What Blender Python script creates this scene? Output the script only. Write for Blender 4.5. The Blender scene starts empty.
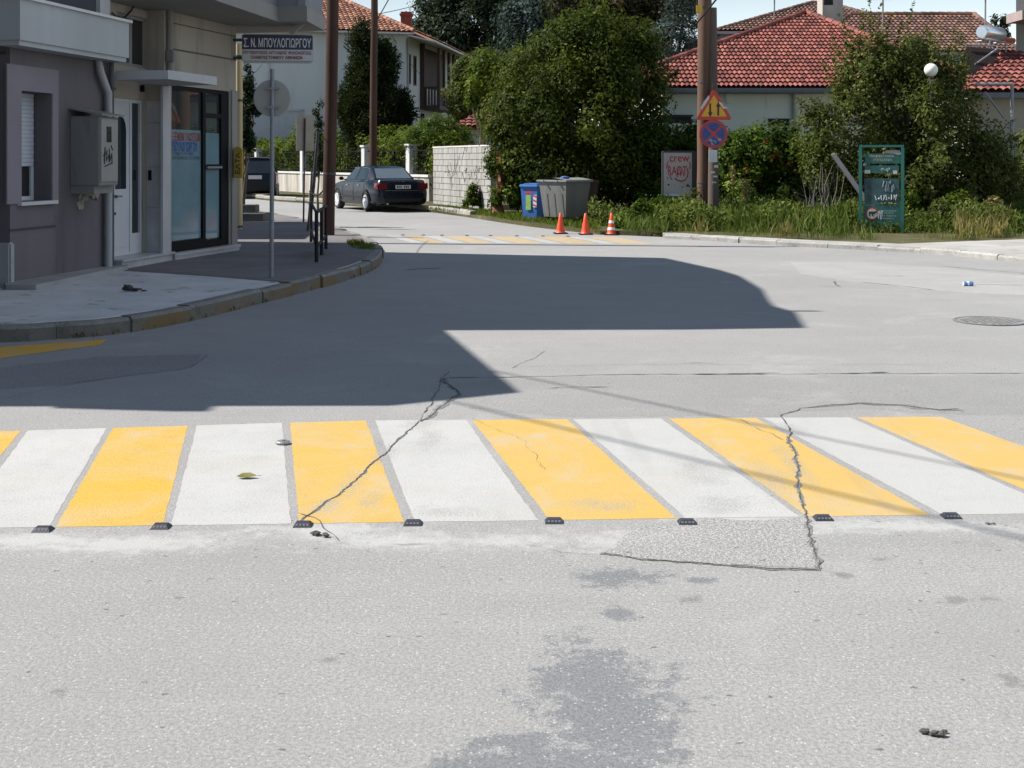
import bpy, bmesh, math, random
import numpy as np
from mathutils import Vector, Matrix

random.seed(11)
RNG = np.random.default_rng(7)
sc = bpy.context.scene
COL = sc.collection
R = math.radians

# ------------------------------------------------------------------ camera geometry (level camera, shifted lens)
F, YH, CH = 1250.0, 160.0, 1.65


def P(px, py, Y):
    return Vector(((px - 512) / F * Y, Y, CH - (py - YH) / F * Y))


def G(px, py, z=0.0):
    Y = F * (CH - z) / (py - YH)
    return Vector(((px - 512) / F * Y, Y, z))


# ------------------------------------------------------------------ object helpers
def tag(o, label=None, cat=None, group=None, kind=None):
    if label: o['label'] = label
    if cat: o['category'] = cat
    if group: o['group'] = group
    if kind: o['kind'] = kind
    return o


def thing(name, loc, label, cat, group=None):
    o = bpy.data.objects.new(name, None)
    o.empty_display_size = .2
    COL.objects.link(o)
    o.location = loc
    return tag(o, label, cat, group)


def top(o):
    while o.parent: o = o.parent
    return o


class MB:
    def __init__(s, M=None):
        s.v, s.f, s.t = [], [], []
        s.M = M

    def add(s, vs, fs, tone=.5):
        b = len(s.v)
        if s.M is not None:
            vs = [s.M @ Vector(v) for v in vs]
        s.v += [tuple(v) for v in vs]
        for i, f in enumerate(fs):
            s.f.append(tuple(k + b for k in f))
            s.t.append(tone[i] if isinstance(tone, list) else tone)
        return s

    def box(s, x0, x1, y0, y1, z0, z1, tone=.5):
        return s.add([(x0, y0, z0), (x1, y0, z0), (x1, y1, z0), (x0, y1, z0), (x0, y0, z1), (x1, y0, z1), (x1, y1, z1), (x0, y1, z1)],
                     [(0, 3, 2, 1), (4, 5, 6, 7), (0, 1, 5, 4), (1, 2, 6, 5), (2, 3, 7, 6), (3, 0, 4, 7)], tone)

    def bbox(s, x0, x1, y0, y1, z0, z1, r=.01, tone=.5):
        """box with chamfered edges"""
        bm = bmesh.new()
        bmesh.ops.create_cube(bm, size=1)
        for v in bm.verts:
            v.co = ((x0 + x1) / 2 + v.co.x * (x1 - x0), (y0 + y1) / 2 + v.co.y * (y1 - y0), (z0 + z1) / 2 + v.co.z * (z1 - z0))
        bmesh.ops.bevel(bm, geom=bm.edges[:], offset=r, segments=2, affect='EDGES')
        return s.bm(bm, tone)

    def bm(s, bm, tone=.5):
        bm.verts.index_update()
        s.add([v.co.copy() for v in bm.verts], [[v.index for v in f.verts] for f in bm.faces], tone)
        bm.free()
        return s

    def poly(s, pts, tone=.5):
        return s.add(pts, [tuple(range(len(pts)))], tone)

    def prism(s, pts, z0, z1, tone=.5):
        n = len(pts)
        vs = [(p[0], p[1], z0) for p in pts] + [(p[0], p[1], z1) for p in pts]
        a = sum(pts[i][0] * pts[(i + 1) % n][1] - pts[(i + 1) % n][0] * pts[i][1] for i in range(n))
        fs = [tuple(range(n, 2 * n)), tuple(reversed(range(n)))] + [(i, (i + 1) % n, n + (i + 1) % n, n + i) for i in range(n)]
        if a < 0: fs = [tuple(reversed(f)) for f in fs]
        return s.add(vs, fs, tone)

    def slab(s, pts, d, tone=.5):
        """extrude a planar 3d polygon by vector d"""
        n = len(pts)
        d = Vector(d)
        vs = [Vector(p) for p in pts] + [Vector(p) + d for p in pts]
        fs = [tuple(range(n)), tuple(reversed(range(n, 2 * n)))] + [(i, n + i, n + (i + 1) % n, (i + 1) % n) for i in range(n)]
        return s.add(vs, fs, tone)

    def tube(s, pts, r, n=8, cap=True, tone=.5):
        pts = [Vector(p) for p in pts]
        rs = r if isinstance(r, (list, tuple)) else [r] * len(pts)
        vs, fs = [], []
        for i, p in enumerate(pts):
            d = (pts[min(i + 1, len(pts) - 1)] - pts[max(i - 1, 0)]).normalized()
            a = d.cross(Vector((1, 0, 0)) if abs(d.z) > .85 else Vector((0, 0, 1)))
            if a.length < 1e-3: a = d.cross(Vector((0, 1, 0)))
            a.normalize()
            b = a.cross(d)
            for k in range(n):
                t = 2 * math.pi * k / n
                vs.append(p + (a * math.cos(t) + b * math.sin(t)) * rs[i])
        for i in range(len(pts) - 1):
            for k in range(n):
                fs.append((i * n + k, i * n + (k + 1) % n, (i + 1) * n + (k + 1) % n, (i + 1) * n + k))
        if cap:
            fs.append(tuple(reversed(range(n))))
            fs.append(tuple(range((len(pts) - 1) * n, len(pts) * n)))
        return s.add(vs, fs, tone)

    def lathe(s, prof, n=24, c=(0, 0, 0), axis='z', tone=.5):
        vs, fs = [], []
        for r, h in prof:
            for k in range(n):
                t = 2 * math.pi * k / n
                a, b = r * math.cos(t), r * math.sin(t)
                q = (a, b, h) if axis == 'z' else ((h, a, b) if axis == 'x' else (a, -h, b))
                vs.append((c[0] + q[0], c[1] + q[1], c[2] + q[2]))
        for i in range(len(prof) - 1):
            for k in range(n):
                fs.append((i * n + k, i * n + (k + 1) % n, (i + 1) * n + (k + 1) % n, (i + 1) * n + k))
        fs.append(tuple(reversed(range(n))))
        fs.append(tuple(range((len(prof) - 1) * n, len(prof) * n)))
        return s.add(vs, fs, tone)

    def build(s, name, mat, parent=None, smooth=False, label=None):
        off = top(parent).location if parent else Vector((0, 0, 0))
        me = bpy.data.meshes.new(name)
        me.from_pydata([(v[0] - off.x, v[1] - off.y, v[2] - off.z) for v in s.v], [], s.f)
        me.materials.append(mat)
        at = me.attributes.new('tone', 'FLOAT', 'FACE')
        at.data.foreach_set('value', s.t)
        if smooth:
            me.polygons.foreach_set('use_smooth', [True] * len(me.polygons))
            if smooth != 'all':
                me.set_sharp_from_angle(angle=R(40))
        me.update()
        o = bpy.data.objects.new(name, me)
        COL.objects.link(o)
        if parent: o.parent = parent
        if label: o['label'] = label
        return o


def structure(name, mb, mat, label=None, cat=None, smooth=False):
    o = mb.build(name, mat, None, smooth)
    o['kind'] = 'structure'
    if label: o['label'] = label
    if cat: o['category'] = cat
    return o


def dup(root, loc, label=None):
    r = root.copy(); COL.objects.link(r); r.location = loc
    if label: r['label'] = label
    for ch in root.children:
        c = ch.copy(); COL.objects.link(c); c.parent = r
        for g in ch.children:
            d = g.copy(); COL.objects.link(d); d.parent = c
    return r


FONT_CACHE = {}


def lettering(body, corner, ux, uz, w, h, mat, parent, name='lettering', depth=.004, bold=0.0):
    """text as a thin mesh filling the w x h rectangle at corner (left bottom) along unit vectors ux, uz"""
    cu = bpy.data.curves.new('txt', 'FONT')
    cu.body = body
    cu.align_x = 'CENTER'
    cu.offset = bold
    cu.resolution_u = 3
    ob = bpy.data.objects.new('txt', cu)
    COL.objects.link(ob)
    dg = bpy.context.evaluated_depsgraph_get()
    me = bpy.data.meshes.new_from_object(ob.evaluated_get(dg))
    bpy.data.objects.remove(ob)
    n = len(me.vertices)
    co = np.empty(n * 3); me.vertices.foreach_get('co', co); co = co.reshape(-1, 3)
    fs = [tuple(p.vertices) for p in me.polygons]
    lo, hi = co[:, :2].min(0), co[:, :2].max(0)
    ux, uz = Vector(ux), Vector(uz)
    nrm = ux.cross(uz)
    mb = MB()
    vs = []
    for a in co:
        u = (a[0] - lo[0]) / (hi[0] - lo[0]) * w; q = (a[1] - lo[1]) / (hi[1] - lo[1]) * h
        vs.append(Vector(corner) + ux * u + uz * q + nrm * depth)
    mb.add(vs, fs)
    bpy.data.meshes.remove(me)
    return mb.build(name, mat, parent)


# ------------------------------------------------------------------ materials
def newmat(name):
    m = bpy.data.materials.new(name)
    m.use_nodes = True
    nt = m.node_tree
    b = nt.nodes['Principled BSDF']
    return m, nt, b


def N(nt, typ, **kw):
    n = nt.nodes.new(typ)
    for k, v in kw.items():
        if k in n.inputs.keys() if isinstance(k, str) else False:
            n.inputs[k].default_value = v
        else:
            setattr(n, k, v)
    return n


def noise(nt, vec, scale, detail=4, rough=.55, dist=0.0):
    n = nt.nodes.new('ShaderNodeTexNoise')
    n.inputs['Scale'].default_value = scale
    n.inputs['Detail'].default_value = detail
    n.inputs['Roughness'].default_value = rough
    n.inputs['Distortion'].default_value = dist
    nt.links.new(vec, n.inputs['Vector'])
    return n.outputs['Fac']


def ramp(nt, fac, stops):
    n = nt.nodes.new('ShaderNodeValToRGB')
    e = n.color_ramp.elements
    while len(e) < len(stops): e.new(.5)
    for i, (p, c) in enumerate(stops):
        e[i].position = p
        e[i].color = (*c, 1) if len(c) == 3 else c
    nt.links.new(fac, n.inputs['Fac'])
    return n.outputs['Color']


def smooth(nt, v, a, b, lo=0., hi=1.):
    n = nt.nodes.new('ShaderNodeMapRange')
    n.interpolation_type = 'SMOOTHSTEP'
    nt.links.new(v, n.inputs['Value'])
    n.inputs['From Min'].default_value = a; n.inputs['From Max'].default_value = b
    n.inputs['To Min'].default_value = lo; n.inputs['To Max'].default_value = hi
    return n.outputs['Result']


def math_(nt, op, a, b=0.0, c=None):
    n = nt.nodes.new('ShaderNodeMath'); n.operation = op
    for i, x in enumerate((a, b, c)):
        if x is None: continue
        if isinstance(x, (int, float)): n.inputs[i].default_value = x
        else: nt.links.new(x, n.inputs[i])
    return n.outputs[0]


def mix(nt, fac, a, b, blend='MIX'):
    n = nt.nodes.new('ShaderNodeMix'); n.data_type = 'RGBA'; n.blend_type = blend
    for k, x in ((0, fac), (6, a), (7, b)):
        if isinstance(x, (int, float)): n.inputs[k].default_value = x
        elif isinstance(x, tuple): n.inputs[k].default_value = (*x, 1) if len(x) == 3 else x
        else: nt.links.new(x, n.inputs[k])
    return n.outputs[2]


def objvec(nt):
    return nt.nodes.new('ShaderNodeTexCoord').outputs['Object']


def geovec(nt):
    return nt.nodes.new('ShaderNodeNewGeometry').outputs['Position']


def tone_attr(nt):
    a = nt.nodes.new('ShaderNodeAttribute'); a.attribute_name = 'tone'
    return a.outputs['Fac']


def bump(nt, bsdf, h, strength=.3, dist=.01):
    n = nt.nodes.new('ShaderNodeBump')
    n.inputs['Strength'].default_value = strength; n.inputs['Distance'].default_value = dist
    nt.links.new(h, n.inputs['Height']); nt.links.new(n.outputs[0], bsdf.inputs['Normal'])


def sc3(c, k): return tuple(min(1, x * k) for x in c)


MATS = {}


def mat(name, c, rough=.7, var=.15, scale=3., metal=0., grime=None, grime_amt=.0, bmp=.0, fine=60., streak=False, spec=.5, coat=0., toneamt=0.):
    """paint / plaster / metal with large and fine variation, grime and bump"""
    if name in MATS: return MATS[name]
    m, nt, b = newmat(name)
    v = geovec(nt)
    if streak:
        mp = nt.nodes.new('ShaderNodeMapping'); mp.inputs['Scale'].default_value = (1, 1, .12)
        nt.links.new(v, mp.inputs['Vector']); v2 = mp.outputs[0]
    else: v2 = v
    n1 = noise(nt, v2, scale, 5)
    n2 = noise(nt, v, fine, 3)
    col = ramp(nt, n1, [(.25, sc3(c, 1 - var)), (.75, sc3(c, 1 + var))])
    col = mix(nt, smooth(nt, n2, .3, .7, 0, .25), col, sc3(c, 1 - var * 1.5))
    if toneamt:
        col = mix(nt, smooth(nt, tone_attr(nt), 0, 1, 0, 1), mix(nt, toneamt, col, (0, 0, 0), 'MIX'), col)
    if grime:
        g = noise(nt, v2, scale * 2.3, 6, .65)
        col = mix(nt, smooth(nt, g, .62 - grime_amt * .3, .75, 0, .85), col, grime)
    nt.links.new(col, b.inputs['Base Color'])
    b.inputs['Roughness'].default_value = rough
    b.inputs['Metallic'].default_value = metal
    b.inputs['Specular IOR Level'].default_value = spec
    b.inputs['Coat Weight'].default_value = coat
    b.inputs['Coat Roughness'].default_value = .05
    if bmp: bump(nt, b, n2, bmp, .006)
    MATS[name] = m
    return m


def glass(name, c=(.02, .025, .03), rough=.03):
    if name in MATS: return MATS[name]
    m, nt, b = newmat(name)
    b.inputs['Base Color'].default_value = (*c, 1)
    b.inputs['Roughness'].default_value = rough
    b.inputs['Specular IOR Level'].default_value = .8
    n = noise(nt, geovec(nt), .7, 2)
    bump(nt, b, n, .03, .05)
    MATS[name] = m
    return m


def leafmat(name, dark, light, tip=None, trans=.3, rough=.5):
    m, nt, b = newmat(name)
    t = tone_attr(nt)
    stops = [(0., dark), (.65, light)]
    if tip: stops.append((1., tip))
    col = ramp(nt, t, stops)
    nt.links.new(col, b.inputs['Base Color'])
    b.inputs['Roughness'].default_value = rough
    b.inputs['Specular IOR Level'].default_value = .06
    tr = nt.nodes.new('ShaderNodeBsdfTranslucent')
    nt.links.new(mix(nt, .5, col, (.14, .17, .02)), tr.inputs['Color'])
    ms = nt.nodes.new('ShaderNodeMixShader'); ms.inputs[0].default_value = trans
    nt.links.new(b.outputs[0], ms.inputs[1]); nt.links.new(tr.outputs[0], ms.inputs[2])
    nt.links.new(ms.outputs[0], nt.nodes['Material Output'].inputs['Surface'])
    return m


# ------------------------------------------------------------------ foliage
def leaf_mesh(name, pts, dirs, sizes, tones, matl, parent=None, aspect=.5, droop=.3, kind=None, face=False):
    """one rhombic bent leaf per point"""
    n = len(pts)
    off = top(parent).location if parent else Vector((0, 0, 0))
    pts = np.asarray(pts, float) - np.array(off)
    d = np.asarray(dirs, float)
    d = d + RNG.normal(0, .55, (n, 3)); d[:, 2] -= droop * RNG.random(n)
    d /= np.linalg.norm(d, axis=1)[:, None] + 1e-9
    r = RNG.normal(0, 1, (n, 3))
    if face:      # leaves spread their blades outwards and to the light
        nn0 = np.asarray(dirs, float) * 1.0 + np.array([0, 0, .45]) + RNG.normal(0, .42, (n, 3))
        nn0 /= np.linalg.norm(nn0, axis=1)[:, None] + 1e-9
        d = np.cross(nn0, r); d[:, 2] -= .25 * RNG.random(n); d /= np.linalg.norm(d, axis=1)[:, None] + 1e-9
        r = nn0
    s = np.cross(d, r); s /= np.linalg.norm(s, axis=1)[:, None] + 1e-9
    sz = np.asarray(sizes)[:, None]
    a = pts - d * sz * .5; c = pts + d * sz * .5
    nn = np.cross(d, s)
    mid = pts + nn * sz * .08
    b = mid + s * sz * aspect * .5; e = mid - s * sz * aspect * .5
    V = np.stack([a, b, c, e], 1).reshape(-1, 3)
    me = bpy.data.meshes.new(name)
    me.vertices.add(4 * n); me.vertices.foreach_set('co', V.ravel())
    me.loops.add(4 * n); me.loops.foreach_set('vertex_index', np.arange(4 * n))
    me.polygons.add(n); me.polygons.foreach_set('loop_start', np.arange(n) * 4)
    me.materials.append(matl)
    at = me.attributes.new('tone', 'FLOAT', 'FACE'); at.data.foreach_set('value', np.clip(tones, 0, 1))
    me.update(calc_edges=True); me.validate()
    o = bpy.data.objects.new(name, me); COL.objects.link(o)
    if parent: o.parent = parent
    if kind: o['kind'] = kind
    return o


def crown_points(blobs, nclump, per, clump_r, shell=.55, flat=1.0, inner=.25):
    """blobs: (x,y,z,rx,ry,rz). clumps near the blob surfaces, leaves in each clump"""
    B = np.array(blobs, float)
    w = (B[:, 3] * B[:, 4] * B[:, 5]) ** (2 / 3); w /= w.sum()
    C, D, CR = [], [], []
    tries = 0
    while len(C) < nclump and tries < nclump * 30:
        tries += 1
        k = RNG.choice(len(B), p=w)
        u = RNG.normal(0, 1, 3); u /= np.linalg.norm(u)
        rr = shell + (1 - shell) * RNG.random() ** .5
        if RNG.random() < inner: rr = RNG.random() ** .5
        p = B[k, :3] + u * B[k, 3:] * rr
        # keep mostly outer shell of the union
        ins = (((p - B[:, :3]) / B[:, 3:]) ** 2).sum(1)
        if (ins < (shell * .8) ** 2).sum() > 0 and RNG.random() > inner * 1.2: continue
        C.append(p); D.append(u); CR.append(clump_r * (.55 + .9 * RNG.random()))
    C, D, CR = np.array(C), np.array(D), np.array(CR)
    n = len(C)
    cnt = np.maximum(4, (per * (CR / clump_r) ** 1.6).astype(int))
    idx = np.repeat(np.arange(n), cnt)
    m = len(idx)
    q = RNG.normal(0, 1, (m, 3)); q /= np.linalg.norm(q, axis=1)[:, None]
    rad = RNG.random(m) ** .45
    pts = C[idx] + q * (CR[idx] * rad)[:, None] * np.array([1, 1, flat])
    dirs = q * .7 + D[idx] * .6
    ctone = RNG.normal(0, .16, n)
    tones = .42 + ctone[idx] + RNG.normal(0, .16, m)
    return pts, dirs, tones, C


BARK = None


def tree(name, label, cat, base, blobs, leaf, nclump, per, clump_r, size, trunk_r=.15, bark=None, group=None, aspect=.5, shell=.55, flat=1.0,
         inner=.25, droop=.3, limbs=14, trunk_top=None, extra=None, face=True, shoots=0, shoot_len=.5):
    t = thing(name, base, label, cat, group)
    pts, dirs, tones, C = crown_points(blobs, nclump, per, clump_r, shell, flat, inner)
    if extra is not None:
        pts = np.vstack([pts, extra[0]]); dirs = np.vstack([dirs, extra[1]]); tones = np.concatenate([tones, extra[2]])
    if shoots:
        cen = np.array(blobs)[:, :3].mean(0)
        sp_, sd_, st_ = [], [], []
        for _ in range(shoots):
            c = C[RNG.integers(len(C))]; o_ = c - cen; o_ /= np.linalg.norm(o_) + 1e-9
            o_ = o_ + np.array([0, 0, .5]) + RNG.normal(0, .3, 3); o_ /= np.linalg.norm(o_)
            L_ = shoot_len * (.4 + .9 * RNG.random()); k_ = int(26 + 40 * RNG.random()); u_ = RNG.random(k_)
            sp_.append(c + o_ * (clump_r * .6 + L_ * u_)[:, None] + RNG.normal(0, .05 * (1 + L_), (k_, 3)) * (1.2 - u_)[:, None]); sd_.append(RNG.normal(0, .6, (k_, 3)) + o_ * .5); st_.append(.55 + RNG.normal(0, .15, k_))
        pts = np.vstack([pts] + sp_); dirs = np.vstack([dirs] + sd_); tones = np.concatenate([tones] + st_)
    ok = pts[:, 2] > .03
    pts, dirs, tones = pts[ok], dirs[ok], tones[ok]
    sizes = size * (.6 + .8 * RNG.random(len(pts)))
    leaf_mesh('crown', pts, dirs, sizes, tones, leaf, t, aspect, droop, face=face)
    B = np.array(blobs)
    cz = B[:, :3].mean(0)
    mb = MB()
    base = Vector(base)
    tp = Vector(trunk_top) if trunk_top else Vector((base.x * .5 + cz[0] * .5, base.y * .5 + cz[1] * .5, cz[2]))
    mids = [base.lerp(tp, k / 5) + Vector((random.uniform(-.06, .06), random.uniform(-.06, .06), 0)) * (1 if 0 < k else 0) for k in range(6)]
    mb.tube(mids, [trunk_r * (1.25 if k == 0 else 1 - .13 * k) for k in range(6)], 9)
    for i in range(min(limbs, len(C))):
        c = Vector(C[int(i * len(C) / limbs)])
        s = base.lerp(tp, random.uniform(.35, .98))
        mdl = s.lerp(c, .5) + Vector((random.uniform(-.2, .2), random.uniform(-.2, .2), random.uniform(0, .3)))
        mb.tube([s, mdl, c], [trunk_r * .45, trunk_r * .28, trunk_r * .08], 6)
    mb.build('trunk', bark or BARK, t, True)
    return t


def blob(px, py, Y, rpx, rpy=None, ry=None):
    c = P(px, py, Y); k = Y / F
    rpy = rpy or rpx
    return (c.x, c.y, c.z, rpx * k, (ry if ry else rpx * k), rpy * k)


# ------------------------------------------------------------------ tiled roof planes
def tile_roof(poly, mat_, parent, name='roof', tw=.24, th=.34, amp=.035, flip=False):
    """poly: convex planar 3d polygon; corrugated, stepped pan tiles running down the slope"""
    poly = [Vector(p) for p in poly]
    n = (poly[1] - poly[0]).cross(poly[2] - poly[0]).normalized()
    if n.z < 0: n = -n
    u = Vector((0, 0, 1)).cross(n).normalized()       # along the eave
    v = n.cross(u).normalized()                       # up the slope
    o = poly[0]
    us = [(p - o).dot(u) for p in poly]; vs = [(p - o).dot(v) for p in poly]
    u0, u1, v0, v1 = min(us) - tw, max(us) + tw, min(vs), max(vs) + th
    u0 = math.floor(u0 / tw) * tw
    NU, SUB = int((u1 - u0) / tw) + 1, 6
    NV = int((v1 - v0) / th) + 1
    V, Fc, T = [], [], []
    row_tones = {}
    cols = NU * SUB + 1
    for j in range(NV):
        for e in (0, 1):
            vv = v0 + (j + e) * th
            lift = .055 * (1 - e)
            for i in range(cols):
                uu = u0 + i * tw / SUB
                ph = (i % SUB) / SUB
                h = amp * abs(math.sin(math.pi * ph)) ** .7 * 1.6 + lift
                wob = .006 * math.sin(i * 1.7 + j * 2.3)
                V.append(o + u * uu + v * (vv + wob) + n * h)
    for j in range(NV):
        b = j * 2 * cols
        for i in range(cols - 1):
            key = (i // SUB, j)
            if key not in row_tones: row_tones[key] = random.random()
            Fc.append((b + i, b + i + 1, b + cols + i + 1, b + cols + i)); T.append(row_tones[key])
            if j + 1 < NV:
                c = b + 2 * cols
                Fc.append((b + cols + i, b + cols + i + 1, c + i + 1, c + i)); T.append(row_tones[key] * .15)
    bm = bmesh.new()
    lay = bm.faces.layers.float.new('tone')
    bv = [bm.verts.new(p) for p in V]
    for f, t in zip(Fc, T):
        bf = bm.faces.new([bv[k] for k in f]); bf[lay] = t
    cen = sum(poly, Vector()) / len(poly)
    for a, b in zip(poly, poly[1:] + poly[:1]):
        e = (b - a).normalized(); nn = e.cross(n).normalized()
        if (cen - a).dot(nn) > 0: nn = -nn
        bmesh.ops.bisect_plane(bm, geom=bm.verts[:] + bm.edges[:] + bm.faces[:], plane_co=a, plane_no=nn, clear_outer=True)
    bm.normal_update()
    lay = bm.faces.layers.float['tone']
    mb = MB()
    bm.verts.index_update()
    tl = [f[lay] for f in bm.faces]
    mb.add([v.co.copy() for v in bm.verts], [[v.index for v in f.verts] for f in bm.faces], tl)
    bm.free()
    # under-deck so that no light leaks
    mb.slab([p - n * .02 for p in poly], -n * .1, .3)
    return mb.build(name, mat_, parent)


def ridge_caps(mb, a, b, r=.13, step=.38):
    a, b = Vector(a), Vector(b)
    L = (b - a).length; k = max(1, int(L / step))
    for i in range(k):
        p, q = a.lerp(b, i / k), a.lerp(b, min(1, (i + 1.12) / k))
        mb.tube([p, q], [r, r * .8], 8, True, random.random())


def frame_matrix(o, d, n):
    """local x along d, local y along n, z up"""
    return Matrix(((d[0], n[0], 0, o[0]), (d[1], n[1], 0, o[1]), (0, 0, 1, o[2] if len(o) > 2 else 0), (0, 0, 0, 1)))


class Facade:
    def __init__(s, px, py, z, ang):
        g = G(px, py, z)
        s.o = (g.x, g.y)
        s.d = (math.sin(R(ang)), math.cos(R(ang))); s.n = (s.d[1], -s.d[0])
        s.M = frame_matrix((g.x, g.y, 0), s.d, s.n)

    def at(s, px, py=None, u=0.):
        k = (px - 512) / F
        ox, oy = s.o[0] + u * s.n[0], s.o[1] + u * s.n[1]
        t = (k * oy - ox) / (s.d[0] - k * s.d[1])
        Y = oy + t * s.d[1]
        if py is None: return t
        return t, CH - (py - YH) / F * Y

    def w(s, t, u, z):
        return Vector((s.o[0] + s.d[0] * t + s.n[0] * u, s.o[1] + s.d[1] * t + s.n[1] * u, z))


def wall_holes(mb, s0, s1, z0, z1, u0, u1, holes, tone=.5):
    xs = sorted({s0, s1, *[h[0] for h in holes], *[h[1] for h in holes]})
    zs = sorted({z0, z1, *[h[2] for h in holes], *[h[3] for h in holes]})
    xs = [x for x in xs if s0 <= x <= s1]; zs = [z for z in zs if z0 <= z <= z1]
    solid = {}
    for i in range(len(xs) - 1):
        for j in range(len(zs) - 1):
            cx, cz = (xs[i] + xs[i + 1]) / 2, (zs[j] + zs[j + 1]) / 2
            solid[i, j] = not any(h[0] < cx < h[1] and h[2] < cz < h[3] for h in holes)
    q = lambda a: mb.add(a, [(0, 1, 2, 3)], tone)
    for (i, j), ok in solid.items():
        if not ok: continue
        a, b, c, d = xs[i], xs[i + 1], zs[j], zs[j + 1]
        q([(a, u1, c), (a, u1, d), (b, u1, d), (b, u1, c)]); q([(a, u0, c), (b, u0, c), (b, u0, d), (a, u0, d)])
        if not solid.get((i - 1, j)): q([(a, u0, c), (a, u0, d), (a, u1, d), (a, u1, c)])
        if not solid.get((i + 1, j)): q([(b, u0, c), (b, u1, c), (b, u1, d), (b, u0, d)])
        if not solid.get((i, j - 1)): q([(a, u0, c), (a, u1, c), (b, u1, c), (b, u0, c)])
        if not solid.get((i, j + 1)): q([(a, u0, d), (b, u0, d), (b, u1, d), (a, u1, d)])
    return mb
# ================================================================== SETTING
BARK = mat('bark', (.10, .075, .055), .9, .35, 5, streak=True, bmp=.4, fine=25)


def px_blobs(nt, vec, lst, z=0.):
    """max of soft ellipses on the ground: value 1 in the centre, 0 at the rim"""
    out = None
    for px, py, rx, ry in lst:
        c = G(px, py, z); k = c.y / F; wy = c.y * c.y / (F * CH) * ry
        s = nt.nodes.new('ShaderNodeVectorMath'); s.operation = 'SUBTRACT'
        nt.links.new(vec, s.inputs[0]); s.inputs[1].default_value = (c.x, c.y, 0)
        q = nt.nodes.new('ShaderNodeVectorMath'); q.operation = 'MULTIPLY'
        nt.links.new(s.outputs[0], q.inputs[0]); q.inputs[1].default_value = (1 / (rx * k), 1 / wy, 0)
        l = nt.nodes.new('ShaderNodeVectorMath'); l.operation = 'LENGTH'
        nt.links.new(q.outputs[0], l.inputs[0])
        d = math_(nt, 'SUBTRACT', 1.0, l.outputs['Value'])
        out = d if out is None else math_(nt, 'MAXIMUM', out, d)
    return out


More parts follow.
